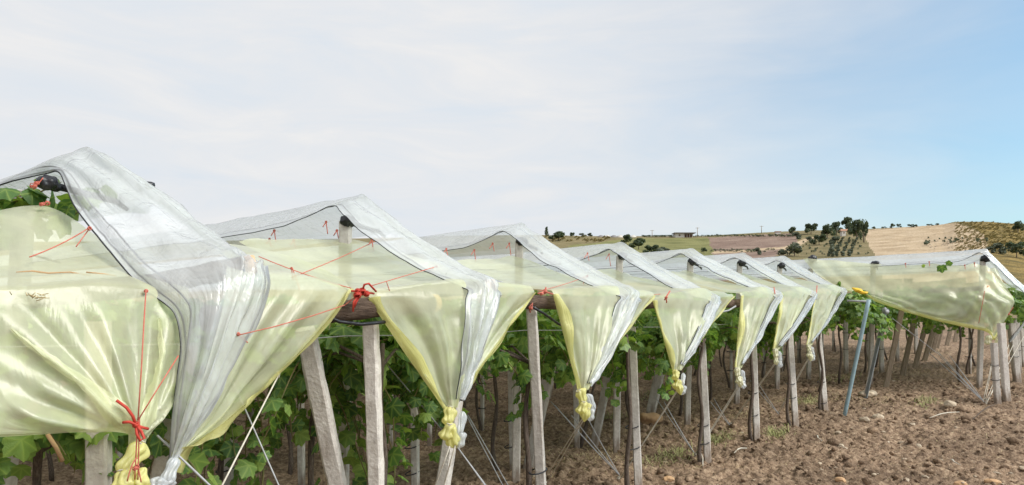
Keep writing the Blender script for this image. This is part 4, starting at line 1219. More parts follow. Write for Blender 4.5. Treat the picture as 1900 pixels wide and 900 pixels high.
RG = 'red twine tying the films'
R_ = 0.0027
YT = 2.82
line_thing('red_twine', [sagline(onY(55, 477, 3.3), onY(168, 421, 3.58), .01), sagline(onY(168, 421, 3.58), onY(141, 458, 3.55), .0)], R_, RED, 'red twine from the leftmost film hem across the yellow sheet', 'twine', RG, [(onY(166, 424, 3.56), .014)])
line_thing('red_twine', [[onY(271, 537, 2.98), onY(267, 600, 2.84), onY(262, 690, 2.78), onY(256, 780, 2.76)], [onY(256, 780, 2.76), onY(290, 725, 2.77), onY(331, 660, 2.80)], sagline(onY(256, 775, 2.79), onY(250, 890, 2.83), 0), sagline(onY(259, 775, 2.79), onY(256, 890, 2.83), 0)], R_, RED, 'long upright red twine running down to the big red knot', 'twine', RG, [(onY(271, 540, 3.0), .012)])
kk = onY(252, 788, 2.77)
line_thing('red_twine', [[onY(216, 743, 2.78), onY(235, 757, 2.77), onY(246, 772, 2.76), kk], [onY(228, 784, 2.78), onY(240, 783, 2.76), kk, onY(262, 793, 2.76), onY(275, 796, 2.77)], [kk, onY(262, 800, 2.75), onY(268, 813, 2.75), onY(260, 818, 2.75), onY(254, 806, 2.76), kk]], .0062, BIGRED, 'big red bow knot on the gathered left yellow sheet', 'twine', RG, [(kk, .016)])
line_thing('red_twine', [sagline(onY(255, 850, 2.8), onY(236, 893, 2.8), -.02), sagline(onY(255, 860, 2.8), onY(262, 895, 2.8), .0)], R_, RED, 'loose red twine end at the bottom of the left bundle', 'twine', RG, [(onY(252, 868, 2.8), .02)])
line_thing('red_twine', [sagline(onY(62, 352, 4.0), onY(80, 330, 3.99), .0)], R_, RED, 'red twine wound beside the leftmost black cap', 'twine', RG, [(onY(62, 345, 3.99), .025), (onY(68, 340, 3.99), .02), (onY(78, 379, 4.0), .02), (onY(88, 377, 4.0), .018)])
line_thing('red_twine', [sagline(onY(480, 476, 3.3), onY(652, 535, 3.0), .01), sagline(onY(541, 497, 3.15), onY(544, 521, 3.15)), sagline(onY(543, 498, 3.15), onY(556, 538, 3.1)), sagline(onY(541, 515, 3.15), onY(710, 440, 4.0), .01)], R_, RED, 'red twine from the first film to the bundle above the bare log', 'twine', RG, [(onY(541, 498, 3.15), .01)])
kb = onY(672, 541, 2.93)
line_thing('red_twine', [[kb, onY(676, 528, 2.9), onY(684, 526, 2.9), onY(698, 541, 2.92)], [onY(652, 540, 2.94), kb, onY(694, 545, 2.93)], [kb, onY(656, 560, 2.93), onY(655, 578, 2.94)], [kb, onY(660, 562, 2.93), onY(657, 570, 2.94)]], .006, BIGRED, 'tangled red bow above the bare log', 'twine', RG, [(kb, .03), (onY(663, 548, 2.93), .03), (onY(680, 545, 2.93), .024), (onY(664, 540, 2.93), .022)])
line_thing('red_twine', [[onY(442, 622, 2.80), onY(510, 606, 2.82), onY(580, 586, 2.86), onY(640, 566, 2.94)], sagline(onY(442, 622, 2.84), onY(460, 636, 2.84)), sagline(onY(640, 566, 2.98), onY(672, 541, 2.95))], R_, RED, 'red twine across the yellow triangle left of the bare log', 'twine', RG, [(onY(442, 620, 2.83), .012)])
line_thing('red_twine', [sagline(onY(690, 530, 3.0), onY(812, 494, 3.25), .0), sagline(onY(717, 522, 3.0), onY(723, 540, 3.0))], R_, RED, 'red twine on the slope left of the second film hem', 'twine', RG, [(onY(810, 495, 3.25), .01)])
kb = onY(1011, 541, 2.93)
line_thing('red_twine', [[onY(998, 545, 2.93), kb, onY(1026, 546, 2.94)], [kb, onY(1013, 533, 2.93)], [onY(984, 580, 3.05), onY(982, 570, 3.04), onY(988, 562, 3.04), onY(986, 575, 3.04)]], .006, RED, 'red knot on the log right of the second yellow sheet', 'twine', RG, [(kb, .024), (onY(1005, 545, 2.93), .02), (onY(985, 572, 3.03), .02)])
line_thing('red_twine', [sagline(onY(1000, 540, 3.0), onY(1090, 512, 3.4), .01), sagline(onY(1090, 512, 3.4), onY(1080, 530, 3.4))], R_, RED, 'red twine on the slope left of the third film hem', 'twine', RG, [(onY(1090, 512, 3.4), .014)])
line_thing('red_twine', [[onY(1233, 557, 2.94), onY(1236, 551, 2.93), onY(1243, 540, 2.93)], [onY(1236, 551, 2.93), onY(1237, 562, 2.93)]], .007, RED, 'red knot on the log left of the fourth yellow sheet', 'twine', RG, [(onY(1236, 552, 2.93), .02)])
line_thing('red_twine', [sagline(onY(1200, 548, 3.0), onY(1280, 536, 3.3), .01)], R_, RED, 'faint red twine on the slope left of the fourth film hem', 'twine', RG)
line_thing('red_twine', [sagline(onY(1436, 533, 3.0), onY(1438, 545, 2.92))], .007, RED, 'short red tie at the foot of the fifth film', 'twine', RG)
line_thing('red_twine', [sagline(onY(1516, 530, 3.0), onY(1515, 545, 2.92))], .008, RED, 'short red tie between sixth and seventh yellow sheets', 'twine', RG)
# ties along ridge hems
for (i, pts) in [(1, [(500, 444), (509, 428), (545, 446), (605, 412), (625, 428), (690, 445)]), (2, [(828, 462), (880, 464), (914, 452), (945, 452)]), (3, [(1090, 470), (1130, 472)])]:
    for q, (a, b_) in enumerate(pts):
        Yq = YP + (675 if i == 1 else 970 if i == 2 else 1155) / 400 * 0 + max(0, ((T[i]['pk'][0] - a) / 300.0)) * 1.2
        line_thing('red_twine', [sagline(onY(a, b_, Yq), onY(a + 3, b_ + 14 + 8 * (q % 2), Yq - .05)), sagline(onY(a, b_, Yq), onY(a - 6, b_ + 9, Yq - .02))], .0042, RED, '%s short red tie from the left on the hem under the %s peak' % (ORD[q], ORD[i]), 'twine', RG, [(onY(a, b_, Yq), .014)])
for a, b_ in [(1600, 502)]:
    pass
for q, (a, b_, lb) in enumerate([(1680, 489, 'left one of four'), (1790, 492, 'beside the dark leaf'), (1808, 488, 'just left of the corner cap'), (1724, 486, 'above the crumpled film')]):
    line_thing('red_twine', [sagline(onX(a, b_, 16.1), onX(a + 1, b_ + 8, 16.08))], .006, RED, 'short red tie on the long right ridge hem, ' + lb, 'twine', RG, [(onX(a, b_, 16.1), .02)])
line_thing('red_twine', [sagline(onX(1827, 540, 15.6), onX(1816, 600, 15.7)), sagline(onX(1870, 585, 15.75), onX(1880, 570, 15.8))], .006, RED, 'red twine down the corner of the long side sheet', 'twine', RG, [(onX(1872, 583, 15.75), .02)])

PG = 'pale guy ropes from the sheet knots to the ground'
def ropes(k, spots, label, r=.005, knotend=True):
    segs = [sagline(k + (dx, -.04, dz), np.array(s) + (0, 0, .02), 0.0) for (dx, dz), s in spots]
    line_thing('guy_rope', segs, r, ROPE, label, 'rope', PG, [(np.array(spots[-1][1]) + (0, 0, .05), .025)] if knotend else [])


ropes(KN[0] + (-.08, -.04, -.22), [((0, 0), onG(745, 1080)), ((.05, 0), onG(775, 1080))], 'pair of white guy ropes hanging below the second yellow knot')
ropes(KN[1] + (-.03, -.05, -.14), [((0, 0), onG(1002, 905)), ((.05, .02), onG(1012, 905))], 'pair of pale guy ropes from the third yellow knot down to the left')
ropes(KN[2] + (0, -.05, -.1), [((0, 0), onG(1150, 893)), ((.03, 0), onG(1148, 896))], 'pair of pale guy ropes from the fourth yellow knot')
ropes(KN[3] + (0, -.05, -.12), [((-.03, 0), onG(1288, 850)), ((.03, 0), onG(1290, 850))], 'pair of pale guy ropes from the fifth yellow knot')
ropes(KN[4] + (0, -.05, -.08), [((-.02, 0), onG(1352, 792)), ((.03, 0), onG(1355, 792))], 'pair of pale guy ropes from the sixth yellow knot')
ropes(KN[5] + (0, -.05, -.06), [((-.02, 0), onG(1442, 770)), ((.03, 0), onG(1445, 770))], 'pair of pale guy ropes from the seventh yellow knot')
ropes(onX(1843, 640, 15.8), [((-.02, 0), onG(1824, 748)), ((.0, 0), onG(1828, 746))], 'pair of guy ropes below the knot of the long side sheet')
line_thing('guy_rope', [sagline(onX(1872, 640, 16.0), onG(1828, 748)), sagline(onX(1905, 615, 17.2), onG(1829, 749)), sagline(onX(1880, 640, 16.3), onG(1830, 750))], .006, ROPE, 'fan of guy ropes from the right edge down to the corner anchor', 'rope', PG)
line_thing('guy_rope', [sagline(onY(520, 690, 2.98), onY(405, 915, 2.62), .0), sagline(onY(510, 700, 2.98), onY(522, 686, 2.99)), ], .0042, ROPE, 'white guy rope slanting down left from the bare gap', 'rope', PG, [(onY(514, 698, 2.98), .018), (onY(516, 692, 2.98), .016)])
line_thing('guy_rope', [[onG(1290, 846) + (0, 0, .04), onG(1298, 852) + (0, 0, .12), onG(1304, 858) + (0, 0, .05), onG(1304, 866) + (0, 0, .01)]], .006, ROPE, 'loose rope tail at the fifth anchor', 'rope', PG)
WG = 'grey anchor wires'
for a, bs, lb in [((1150, 888), [(1022, 745, 4.2), (1030, 752, 4.3), (1090, 775, 3.9), (1060, 770, 4.0)], 'fan of grey anchor wires meeting left of the fourth post'),
                  ((1290, 848), [(1232, 745, 4.0), (1215, 735, 4.2), (1240, 760, 3.8)], 'fan of grey anchor wires below the fourth yellow knot'),
                  ((1445, 772), [(1400, 700, 4.0), (1392, 706, 4.0)], 'pair of grey anchor wires below the sixth yellow knot'),
                  ((1356, 795), [(1318, 745, 3.9), (1325, 740, 4.1)], 'pair of grey anchor wires below the fifth yellow knot')]:
    line_thing('anchor_wire', [sagline(onG(*a) + (0, 0, .03), onY(b_[0], b_[1], b_[2]), .01) for b_ in bs], .0045, WIRE, lb, 'wire', WG)
A_ = onG(1826, 748)
line_thing('anchor_wire', [sagline(A_ + (0, 0, .02), onX(px, py, A_[0] + dx)) for px, py, dx in [(1724, 655, 3.0), (1738, 650, 3.2), (1745, 662, 2.5), (1762, 660, 2.5), (1730, 660, 2.6)]], .006, WIRE, 'fan of grey wires to the corner anchor at right', 'wire', WG)
line_thing('anchor_wire', [sagline(onY(420, 680, 3.4), onY(530, 930, 3.0), .0), ], .0045, WIRE, 'grey wire slanting down right beside the tied slender stake', 'wire', WG)
line_thing('anchor_wire', [sagline(onY(292, 808, 3.0), onY(420, 930, 2.7), .0)], .005, WIRE, 'grey wire slanting down right behind the leftmost film end', 'wire', WG)
line_thing('anchor_wire', [sagline(onY(700, 655, 3.5), onY(860, 845, 3.3)), sagline(onY(860, 845, 3.3), onY(905, 905, 3.2))], .0045, WIRE, 'thin grey wire slanting behind the second yellow sheet', 'wire', WG)
line_thing('anchor_wire', [sagline(onY(846, 826, 3.2), onY(910, 915, 3.05)), sagline(onY(865, 770, 3.9), onY(935, 905, 3.6)), sagline(onY(868, 770, 3.9), onY(945, 905, 3.6))], .005, WIRE, 'three grey wires right of the second yellow knot', 'wire', WG)
line_thing('anchor_wire', [sagline(onX(1655, 590, 14.2), onX(1745, 660, 15.5))], .006, WIRE, 'wire running right from the top of the steel post', 'wire', WG)
# trellis wires through the canopy
for (z, yv, lb) in [(1.62, 3.28, 'low trellis wire just behind the row ends'), (1.45, 4.9, 'trellis wire behind the first line of stakes')]:
    line_thing('trellis_wire', [[(-1 + 0.6 * k, yv + .02 * math.sin(k), z + float(gz(-1 + .6 * k, yv)) - .01 * (k % 3)) for k in range(28)]], .0035, WIRE, lb, 'wire', 'trellis wires')
line_thing('drip_hose', [[onY(600, 585, 3.02), onY(630, 597, 3.0), onY(670, 602, 2.98), onY(710, 598, 2.99), onY(740, 590, 3.03)]], .011, BLACK, 'black drip hose sagging below the bare log', 'hose', 'drip hoses', part='hose')
line_thing('drip_hose', [[onY(985, 568, 3.05), onY(1010, 582, 3.06), onY(1035, 600, 3.1), onY(1060, 612, 3.2)]], .011, BLACK, 'black drip hose below the log right of the second yellow sheet', 'hose', 'drip hoses', part='hose')
line_thing('drip_hose', [[onY(1365, 568, 3.05), onY(1352, 576, 3.07), onY(1338, 579, 3.08), onY(1330, 576, 3.1)]], .011, WIRE, 'pale looped hose beside the fifth yellow sheet', 'hose', 'drip hoses', part='hose')
line_thing('crossbar', [[onX(1572, 558, 13.2), onX(1616, 560, 13.2)]], .018, WIRE, 'thin metal crossbar at the top of the blue pipe', 'bar', part='bar')
mb = MB(); c = onX(1592, 539, 13.6); mb.lump(c, (.07, .10, .04), 12, 3, .4, rot=Matrix.Rotation(.4, 4, 'X')); mb.lump(c + (-.02, -.10, -.045), (.05, .07, .03), 13, 2, .4)
o = mb.build('plastic_bundle', YELLOWPL); tag(o, 'bright orange yellow plastic bundle at the corner above the blue pipe', 'bundle')

# ------------------------------------------------------------------ vines
def leaf_shape(hi, seed):
    r = np.random.default_rng(seed)
    if hi:
        # (angle from tip, radius, is lobe tip)
        base = [(0, 1.0, 1), (12, .86, .5), (20, .86, .4), (30, .73, 0), (40, .79, .4), (52, .92, 1), (64, .82, .5), (74, .76, .4), (84, .66, 0), (96, .70, .4), (112, .72, 1), (128, .58, .4), (146, .52, .3), (166, .34, .1)]
    else:
        base = [(0, 1.0, 1), (27, .74, 0), (52, .9, 1), (84, .68, 0), (112, .72, 1), (150, .5, .2)]
    ang, rad, vn = [], [], []
    for a, q, v in base: ang.append(a); rad.append(q); vn.append(v)
    for a, q, v in reversed(base[1:]): ang.append(-a); rad.append(q); vn.append(v)
    ang = np.radians(ang); rad = np.array(rad) * (1 + r.uniform(-.07, .07, len(rad)))
    n = len(ang)
    curl = r.uniform(.15, .42); bend = r.uniform(.1, .5); fl = r.uniform(-.15, .15)
    P = [(0, 0, 0)]; V = [1.0]
    rings = (0.5, 1.0) if hi else (1.0,)
    for s in rings:
        for a, q, v in zip(ang, rad, vn):
            X, Y = math.sin(a) * q * s * .5, math.cos(a) * q * s * .5 + 0.02
            z = -curl * (X * X) * 2.2 - bend * max(0, Y) ** 2 * 1.3 + fl * X + (.05 * (v - .5) * s if hi else 0) + r.uniform(-.012, .012)
            P.append((X, Y, z)); V.append(v if s == 1 else .3 + .7 * v)
    f = []
    for j in range(n):
        j2 = (j + 1) % n
        f.append((0, 1 + j, 1 + j2))
        if hi:
            a, b_, c, d = 1 + j, 1 + j2, 1 + n + j2, 1 + n + j
            f.append((a, d, c)); f.append((a, c, b_))
    f = [q[::-1] for q in f]
    return np.array(P), np.array(f), np.array(V)


LEAF_HI = [leaf_shape(True, k) for k in range(6)]
LEAF_LO = [leaf_shape(False, k + 30) for k in range(5)]


def shoots_for(r, n_sh, rx, ry, z0, droop, maxlen, hang_lo):
    """shoot polylines of one vine, local to its foot"""
    out_ = []
    for k in range(n_sh):
        a = r.uniform(0, 2 * math.pi); rad = math.sqrt(r.uniform(0, 1))
        p = np.array((math.cos(a) * rx * rad * .75, math.sin(a) * ry * rad * .75, z0 + r.uniform(-.14, .16)))
        d = np.array((math.cos(a) * .7 + r.normal(0, .35), math.sin(a) * .7 + r.normal(0, .35), r.uniform(-.1, .5)))
        ln = r.uniform(.45, 1.0) * maxlen; stp = .075; pts = [p.copy()]
        for s in range(int(ln / stp)):
            d = d + np.array((r.normal(0, .12), r.normal(0, .12), -droop * .13)); d /= np.linalg.norm(d)
            p = p + d * stp
            if p[2] < hang_lo or p[2] > z0 + .42: break
            pts.append(p.copy())
        if len(pts) > 2: out_.append(np.array(pts))
    return out_


def leaves_for(r, shoots, n):
    res = []
    tot = sum(len(s) for s in shoots)
    for s in shoots:
        m = max(2, int(round(n * len(s) / tot)))
        for q in range(m):
            f = (q + r.uniform(0, 1)) / m * (len(s) - 1); i = min(int(f), len(s) - 2)
            p = s[i] + (s[i + 1] - s[i]) * (f - i)
            od = np.array((p[0], p[1], 0)); od /= np.linalg.norm(od) + 1e-6
            lat = r.normal(0, 1, 3); lat[2] *= .4; lat /= np.linalg.norm(lat)
            p = p + lat * r.uniform(.03, .10)
            tip = lat * .55 + od * .25 + np.array((0, 0, -.75)) + r.normal(0, .3, 3); tip /= np.linalg.norm(tip)
            nn = lat * .5 + od * .5 + np.array((0, 0, .65)) + r.normal(0, .4, 3); nn -= tip * nn.dot(tip); nn /= np.linalg.norm(nn)
            xx = np.cross(tip, nn)
            res.append((p, np.stack([xx, tip, nn], 1), r.uniform(.12, .215) * (1 - .25 * f / len(s))))
    return res


def join_leaves(lv, shapes, r):
    V, Fc, A = [], [], []; b = 0
    for (p, Rm, s) in lv:
        P, f, vn = shapes[r.integers(len(shapes))]
        V.append((P * s) @ Rm.T + p); Fc.append(f + b); A.append(vn); b += len(P)
    return np.concatenate(V), np.concatenate(Fc), np.concatenate(A)


leaf_me = []
for k, (P, f, vn) in enumerate(LEAF_HI):
    o = mesh_obj('leaf', P, f, LEAF, attr={'vein': vn})
    leaf_me.append(o.data); bpy.data.objects.remove(o)


def vine_wood(r, root, z0, shoots, thick=.021):
    mb = MB(); pts = []
    ox, oy = r.uniform(-.06, .06), r.uniform(-.06, .06)
    for k in range(12):
        f = k / 11
        pts.append((ox * math.sin(f * 4) + .03 * math.sin(f * 9 + ox * 90), oy * math.sin(f * 3) + .02 * math.sin(f * 11), -.05 + f * (z0 + .0)))
    mb.tube(pts, [thick * (1.25 - .5 * k / 11 + .12 * math.sin(k * 2.1)) for k in range(12)], 8)
    mb.build('trunk', VBARK, root)
    mb = MB(); top = np.array(pts[-2])
    for a in range(4):
        an = .5 + a * .7 + r.uniform(-.2, .2); e = top + (math.cos(an) * .6, math.sin(an) * .5, r.uniform(.0, .15))
        mb.tube([top, (top + e) / 2 + (0, 0, .08), e], [thick * .6, thick * .42, thick * .25], 6)
    mb.build('arm', VBARK, root)
    mb = MB()
    for s in shoots: mb.tube(s, [.006] + [.0045] * (len(s) - 2) + [.002], 4, cap=False)
    mb.build('shoots', SHOOT, root)


VG = 'grapevines under the covers'
def near_vine(pos, seed, label, n_obj=170, n_join=150, n_sh=16, rx=.7, ry=.7, z0=1.66, droop=1.0, maxlen=1.2, lo=.62, shift=(0, 0), ymin=3.16):
    r = np.random.default_rng(seed)
    root = empty('grapevine', tuple(pos))
    n_sh = int(n_sh * 2.3); n_join = int(n_join * 3.2)
    sh = shoots_for(r, n_sh, rx, ry, z0, droop, maxlen, lo)
    sh = [s + np.array((shift[0], shift[1], 0)) for s in sh]
    sh = [s[:int(np.argmax(s[:, 1] + pos[1] < ymin + .02)) or len(s)] for s in sh if s[0, 1] + pos[1] > ymin + .04]
    sh = [s for s in sh if len(s) > 2]
    vine_wood(r, root, z0, sh)
    lv = [t_ for t_ in leaves_for(r, sh, n_obj + n_join) if t_[0][1] + pos[1] > ymin]
    # the leaves that face the camera are single parts; the rest one mass
    lv.sort(key=lambda t_: np.linalg.norm(t_[0] + np.array(pos) - np.array((0, 0, H))))
    for (p, Rm, s) in lv[:n_obj]:
        o = bpy.data.objects.new('leaf', leaf_me[r.integers(6)])
        COL.objects.link(o); o.parent = root
        M = Matrix(((*(Rm[0] * s), p[0]), (*(Rm[1] * s), p[1]), (*(Rm[2] * s), p[2]), (0, 0, 0, 1)))
        o.matrix_basis = M
    if len(lv) > n_obj:
        V, Fc, A = join_leaves(lv[n_obj:], LEAF_HI if False else LEAF_LO, r)
        tag(mesh_obj('foliage', V, Fc, LEAF, root, attr={'vein': A}), kind='stuff')
    tag(root, label, 'grapevine', VG)


near_vine(onG(640, 1085) * (1, 1, 0) + (-.02, .3, 0), 11, 'leafy vine hanging low left of the thick leaning post', 250, 120, 22, .42, .5, 1.6, 1.6, 1.7, .22, shift=(-.12, .25), ymin=3.5)
near_vine(FRONT_P[0] + (.12, .15, 0), 12, 'vine with large leaves right of the upright post under the bare log', 190, 120, 18, .5, .55, 1.62, 1.3, 1.3, .45, shift=(.1, .25), ymin=3.3)
near_vine(FRONT_P[1] + (-.11, .08, 0), 13, 'vine hanging left of the post between second and third yellow sheets', 210, 120, 20, .5, .5, 1.55, 1.1, 1.15, .72, shift=(-.12, .15))
near_vine(FRONT_P[2] + (-.10, .08, 0), 14, 'vine behind the post between third and fourth yellow sheets', 200, 160, 20, .6, .6, 1.6, 1.1, 1.1, .74, shift=(-.1, .25))
near_vine(FRONT_P[3] + (-.09, .05, 0), 15, 'bushy vine around the white post behind the fourth yellow sheet', 230, 190, 24, .55, .55, 1.55, 1.2, 1.2, .62, shift=(-.1, .1))
near_vine(FRONT_P[4] + (-.09, .05, 0), 16, 'vine above the pale post below the fifth yellow sheet', 130, 190, 20, .7, .55, 1.62, 1.1, 1.1, .85, shift=(-.15, .25))
near_vine(FRONT_P[5] + (-.09, .05, 0), 17, 'vine above the pale post below the sixth yellow sheet', 130, 190, 20, .7, .55, 1.62, 1.1, 1.1, .8, shift=(-.05, .2))
near_vine(FRONT_P[6] + (-.09, .05, 0), 18, 'vine above the pale post below the seventh yellow sheet', 130, 190, 20, .7, .55, 1.62, 1.1, 1.1, .85, shift=(0, .3))
pa = onY(110, 880, 3.2)
near_vine((pa[0], 3.42, 0), 19, 'vine whose big leaves hang below the large left yellow sheet', 200, 60, 16, .65, .3, 1.32, 1.2, .9, .7, ymin=3.1)
near_vine((1.0, 4.45, 0.25), 20, 'vine leaves rising above the left yellow sheet beside the black cap', 120, 60, 16, .7, .25, 2.0, -.2, .55, 1.5)
near_vine(FRONT_P[0] + (-.1, 1.7, 0), 21, 'second vine back from the row end behind the bare log', 150, 160, 16, .8, .7, 1.62, 1.0, 1.1, .75)
near_vine(FRONT_P[1] + (-.1, 1.72, 0), 22, 'second vine back in the row between second and third yellow sheets', 150, 160, 16, .8, .7, 1.62, 1.0, 1.1, .9)
near_vine(FRONT_P[2] + (-.1, 1.72, 0), 23, 'second vine back in the row between third and fourth yellow sheets', 120, 180, 16, .8, .7, 1.62, .9, 1.0, 1.0)

# vines deeper in: a few kinds, copied
protos = []
for k in range(4):
    r = np.random.default_rng(100 + k)
    root = empty('grapevine')
    sh = shoots_for(r, 40, .9, .9, 1.64, 1.0, 1.15, .84)
    vine_wood(r, root, 1.66, sh)
    lv = leaves_for(r, sh, 1050)
    V, Fc, A = join_leaves(lv, LEAF_LO, r)
    tag(mesh_obj('foliage', V, Fc, LEAF, root, attr={'vein': A}), kind='stuff')
    if k % 2:
        protos.append(root)
        continue
    mb = MB(); mb.prism((.055, .02, -.1), (.055, .02, 1.7), .05, .05, (.8, .6, 0), seg=3); mb.build('stake', CONCRETE, root, smooth=False)
    mb = MB()
    for z in (.35, .75): mb.tube([(.035 + .075 * math.cos(a), .01 + .05 * math.sin(a), z) for a in np.linspace(0, 6.28, 9)], .007, 4, cap=False)
    tag(mb.build('tie', CORD, root), kind='stuff')
    protos.append(root)
used = [False] * 4
XR = [FRONT_P[0][0] - 1.75] + [p[0] for p in FRONT_P] + [14.3, 16.1, 17.9, 19.7, 21.5, 23.3, 25.1]
YR = [3.2, 4.9, 6.6, 8.4, 10.3, 12.3, 14.6, 17.2, 20.2]
taken = {(1, 0), (2, 0), (3, 0), (4, 0), (5, 0), (6, 0), (7, 0), (1, 1), (2, 1), (3, 1), (0, 0)}
spots = []
for a, xx in enumerate(XR):
    for b_, yy in enumerate(YR):
        if (a, b_) in taken or (a == 0 and b_ < 1): continue
        if a >= 8 and b_ >= 6: continue
        rown = 'leftmost row' if a == 0 else 'row behind the %s front post from the left' % ORD[a - 1] if a < 8 else '%s row right of the blue pipe' % ORD[a - 8]
        spots.append((xx + random.uniform(-.08, .08), yy + random.uniform(-.12, .12) + (.25 if a >= 8 else 0), 'shaded grapevine, %s back in the %s' % (ORD[b_], rown)))
for q, xx in enumerate((17.1, 18.9, 20.8)):
    spots.append((xx, 1.35, ['grapevine under the long side sheet just left of the white corner post', 'grapevine in the first shaded row right of the white corner post', 'grapevine in the second shaded row right of the white corner post'][q]))
for q, (xx, yy, lb) in enumerate(spots):
    k = q % 4
    src = protos[k]
    if not used[k]:
        o = src; used[k] = True
    else:
        o = src.copy(); COL.objects.link(o)
        for ch in list(src.children):
            c = ch.copy(); COL.objects.link(c); c.parent = o
    o.location = (xx, yy, float(gz(xx, yy))); o.rotation_euler = (0, 0, random.uniform(0, 6.28))
    s_ = random.uniform(.92, 1.06); o.scale = (s_, s_, s_)
    tag(o, lb, 'grapevine', VG)

# dark leaf lying on the long side sheet, twig and straw on the left sheet
root = empty('vine_leaves', tuple(onX(1748, 490, 16.05)))
for k, (dx, dz, s) in enumerate([(0, -.06, .24), (.14, .02, .17), (-.3, -.03, .1)]):
    o = bpy.data.objects.new('leaf', leaf_me[k]); COL.objects.link(o); o.parent = root
    o.matrix_basis = Matrix.Translation((-.08, -dx, dz)) @ Matrix.Rotation(1.2, 4, 'Y') @ Matrix.Rotation(-1.7 + k, 4, 'Z') @ Matrix.Diagonal((s, s, s, 1))
tag(root, 'few green leaves poking out over the long right side sheet', 'leaves')
mb = MB(); r = np.random.default_rng(3)
c = onY(62, 551, 2.96)
for k in range(16):
    a = r.uniform(0, 3.14); l = r.uniform(.015, .04)
    q = c + np.array((r.normal(0, .025), -.01, r.normal(0, .006)))
    mb.tube([q, q + (math.cos(a) * l, r.uniform(-.02, .02), abs(math.sin(a)) * .012)], .0018, 4)
tag(mb.build('straw_tuft', STRAW), 'tuft of dry straw caught on the large left yellow sheet', 'straw', kind='stuff')
mb = MB(); mb.tube([onY(30, 505, 3.18), onY(60, 503, 3.17), onY(90, 507, 3.17), onY(130, 505, 3.18), onY(170, 512, 3.18)], [.002, .0035, .0035, .003, .002], 5)
mb.tube([onY(160, 505, 3.18), onY(190, 508, 3.17), onY(215, 512, 3.17)], .003, 5)
tag(mb.build('dry_cane', TANSTONE), 'dry brown cane lying on the fold of the left yellow sheet', 'cane')
# brown cane among the lower left leaves
mb = MB(); mb.tube([onY(88, 806, 3.0), onY(104, 830, 3.0), onY(116, 855, 3.02)], .008, 6); tag(mb.build('brown_cane', TANSTONE), 'light brown vine cane in the leaves below the left sheet', 'cane')

# ------------------------------------------------------------------ soil clods, stones, straw
r = np.random.default_rng(5)
def scatter(n, xr, yr):
    return r.uniform(*xr, n), r.uniform(*yr, n)


v1, f1 = ico(1)
cv, cf, b = [], [], 0
xs, ys = scatter(7200, (2.2, 17), (-2.2, 4.8))
for k in range(36):      # soil heaped round the post feet
    for fp in FRONT_P:
        a_ = r.uniform(0, 6.28); q_ = r.uniform(.04, .16); xs = np.append(xs, fp[0] + math.cos(a_) * q_); ys = np.append(ys, fp[1] + math.sin(a_) * q_)
hz = gz(xs, ys) + soil_h(xs, ys)
sz = np.clip(r.lognormal(math.log(.014), .65, len(xs)), .006, .085)
for a in range(len(xs)):
    d = vnoise3(v1 * 1.7 + r.uniform(0, 99, 3)) * .45
    p = v1 * (1 + d)[:, None] * sz[a] * np.array((r.uniform(.8, 1.4), r.uniform(.8, 1.4), r.uniform(.6, .95)))
    an = r.uniform(0, 6.28); c_, s_ = math.cos(an), math.sin(an)
    p = p @ np.array(((c_, s_, 0), (-s_, c_, 0), (0, 0, 1))) + (xs[a], ys[a], hz[a] + sz[a] * .15)
    cv.append(p); cf.append(f1 + b); b += len(v1)
o = mesh_obj('soil_clods', np.concatenate(cv), np.concatenate(cf), SOIL, smooth=False)
tag(o, 'loose brown clods of earth over the tilled soil', kind='stuff')
# small pale stones nobody could count
cv, cf, b = [], [], 0
xs, ys = scatter(480, (3, 17), (-2.0, 4.4)); sz = np.clip(r.lognormal(math.log(.013), .5, len(xs)), .006, .035)
hz = gz(xs, ys) + soil_h(xs, ys)
for a in range(len(xs)):
    p = v1 * (1 + vnoise3(v1 * 1.4 + r.uniform(0, 99, 3)) * .4)[:, None] * sz[a] * np.array((r.uniform(.8, 1.6), r.uniform(.8, 1.4), .6)) + (xs[a], ys[a], hz[a] + sz[a] * .3)
    cv.append(p); cf.append(f1 + b); b += len(v1)
tag(mesh_obj('small_stones', np.concatenate(cv), np.concatenate(cf), STONE, smooth=False), 'small pale stones strewn over the soil', kind='stuff')
stones = [((1630, 770), 24, 'pale block shaped stone below the steel post'), ((1604, 776), 22, 'flat pale stone left of the block shaped one'), ((1560, 825), 13, 'small twin stone on the open soil below the blue pipe'), ((1566, 828), 14, 'pale stone beside the small twin'),
          ((1703, 828), 20, 'long pale stone in the middle of the open soil'), ((1782, 898), 24, 'tan stone at the bottom edge right of centre'), ((1840, 896), 26, 'large tan stone at the bottom right edge'), ((1716, 884), 17, 'white stone near the bottom, left of the tan stones'),
          ((1680, 895), 16, 'pale stone at the bottom left of the white stone'), ((1555, 800), 13, 'lone small stone left of the stone pair'), ((1693, 790), 12, 'small pale stone above the long one'), ((1850, 872), 18, 'round brown stone right, near the bottom'),
          ((1674, 817), 13, 'small pale stone left of the long one'), ((1900, 868), 16, 'stone cut by the right edge'), ((1240, 888), 22, 'orange tan stone at the bottom below the fourth yellow sheet'), ((1560, 897), 22, 'flat tan stone at the bottom edge, centre right'),
          ((1520, 858), 11, 'small tan stone between the posts and open soil'), ((1762, 757), 26, 'pale flat clod at the edge of the shade, left of the anchor'), ((1497, 765), 9, 'tiny white stone by the seventh post'), ((1800, 868), 14, 'tan stone above the bottom right pair'),
          ((1745, 851), 12, 'tan stone between the long one and the bottom'), ((1640, 800), 11, 'small stone on soil below the block stone')]
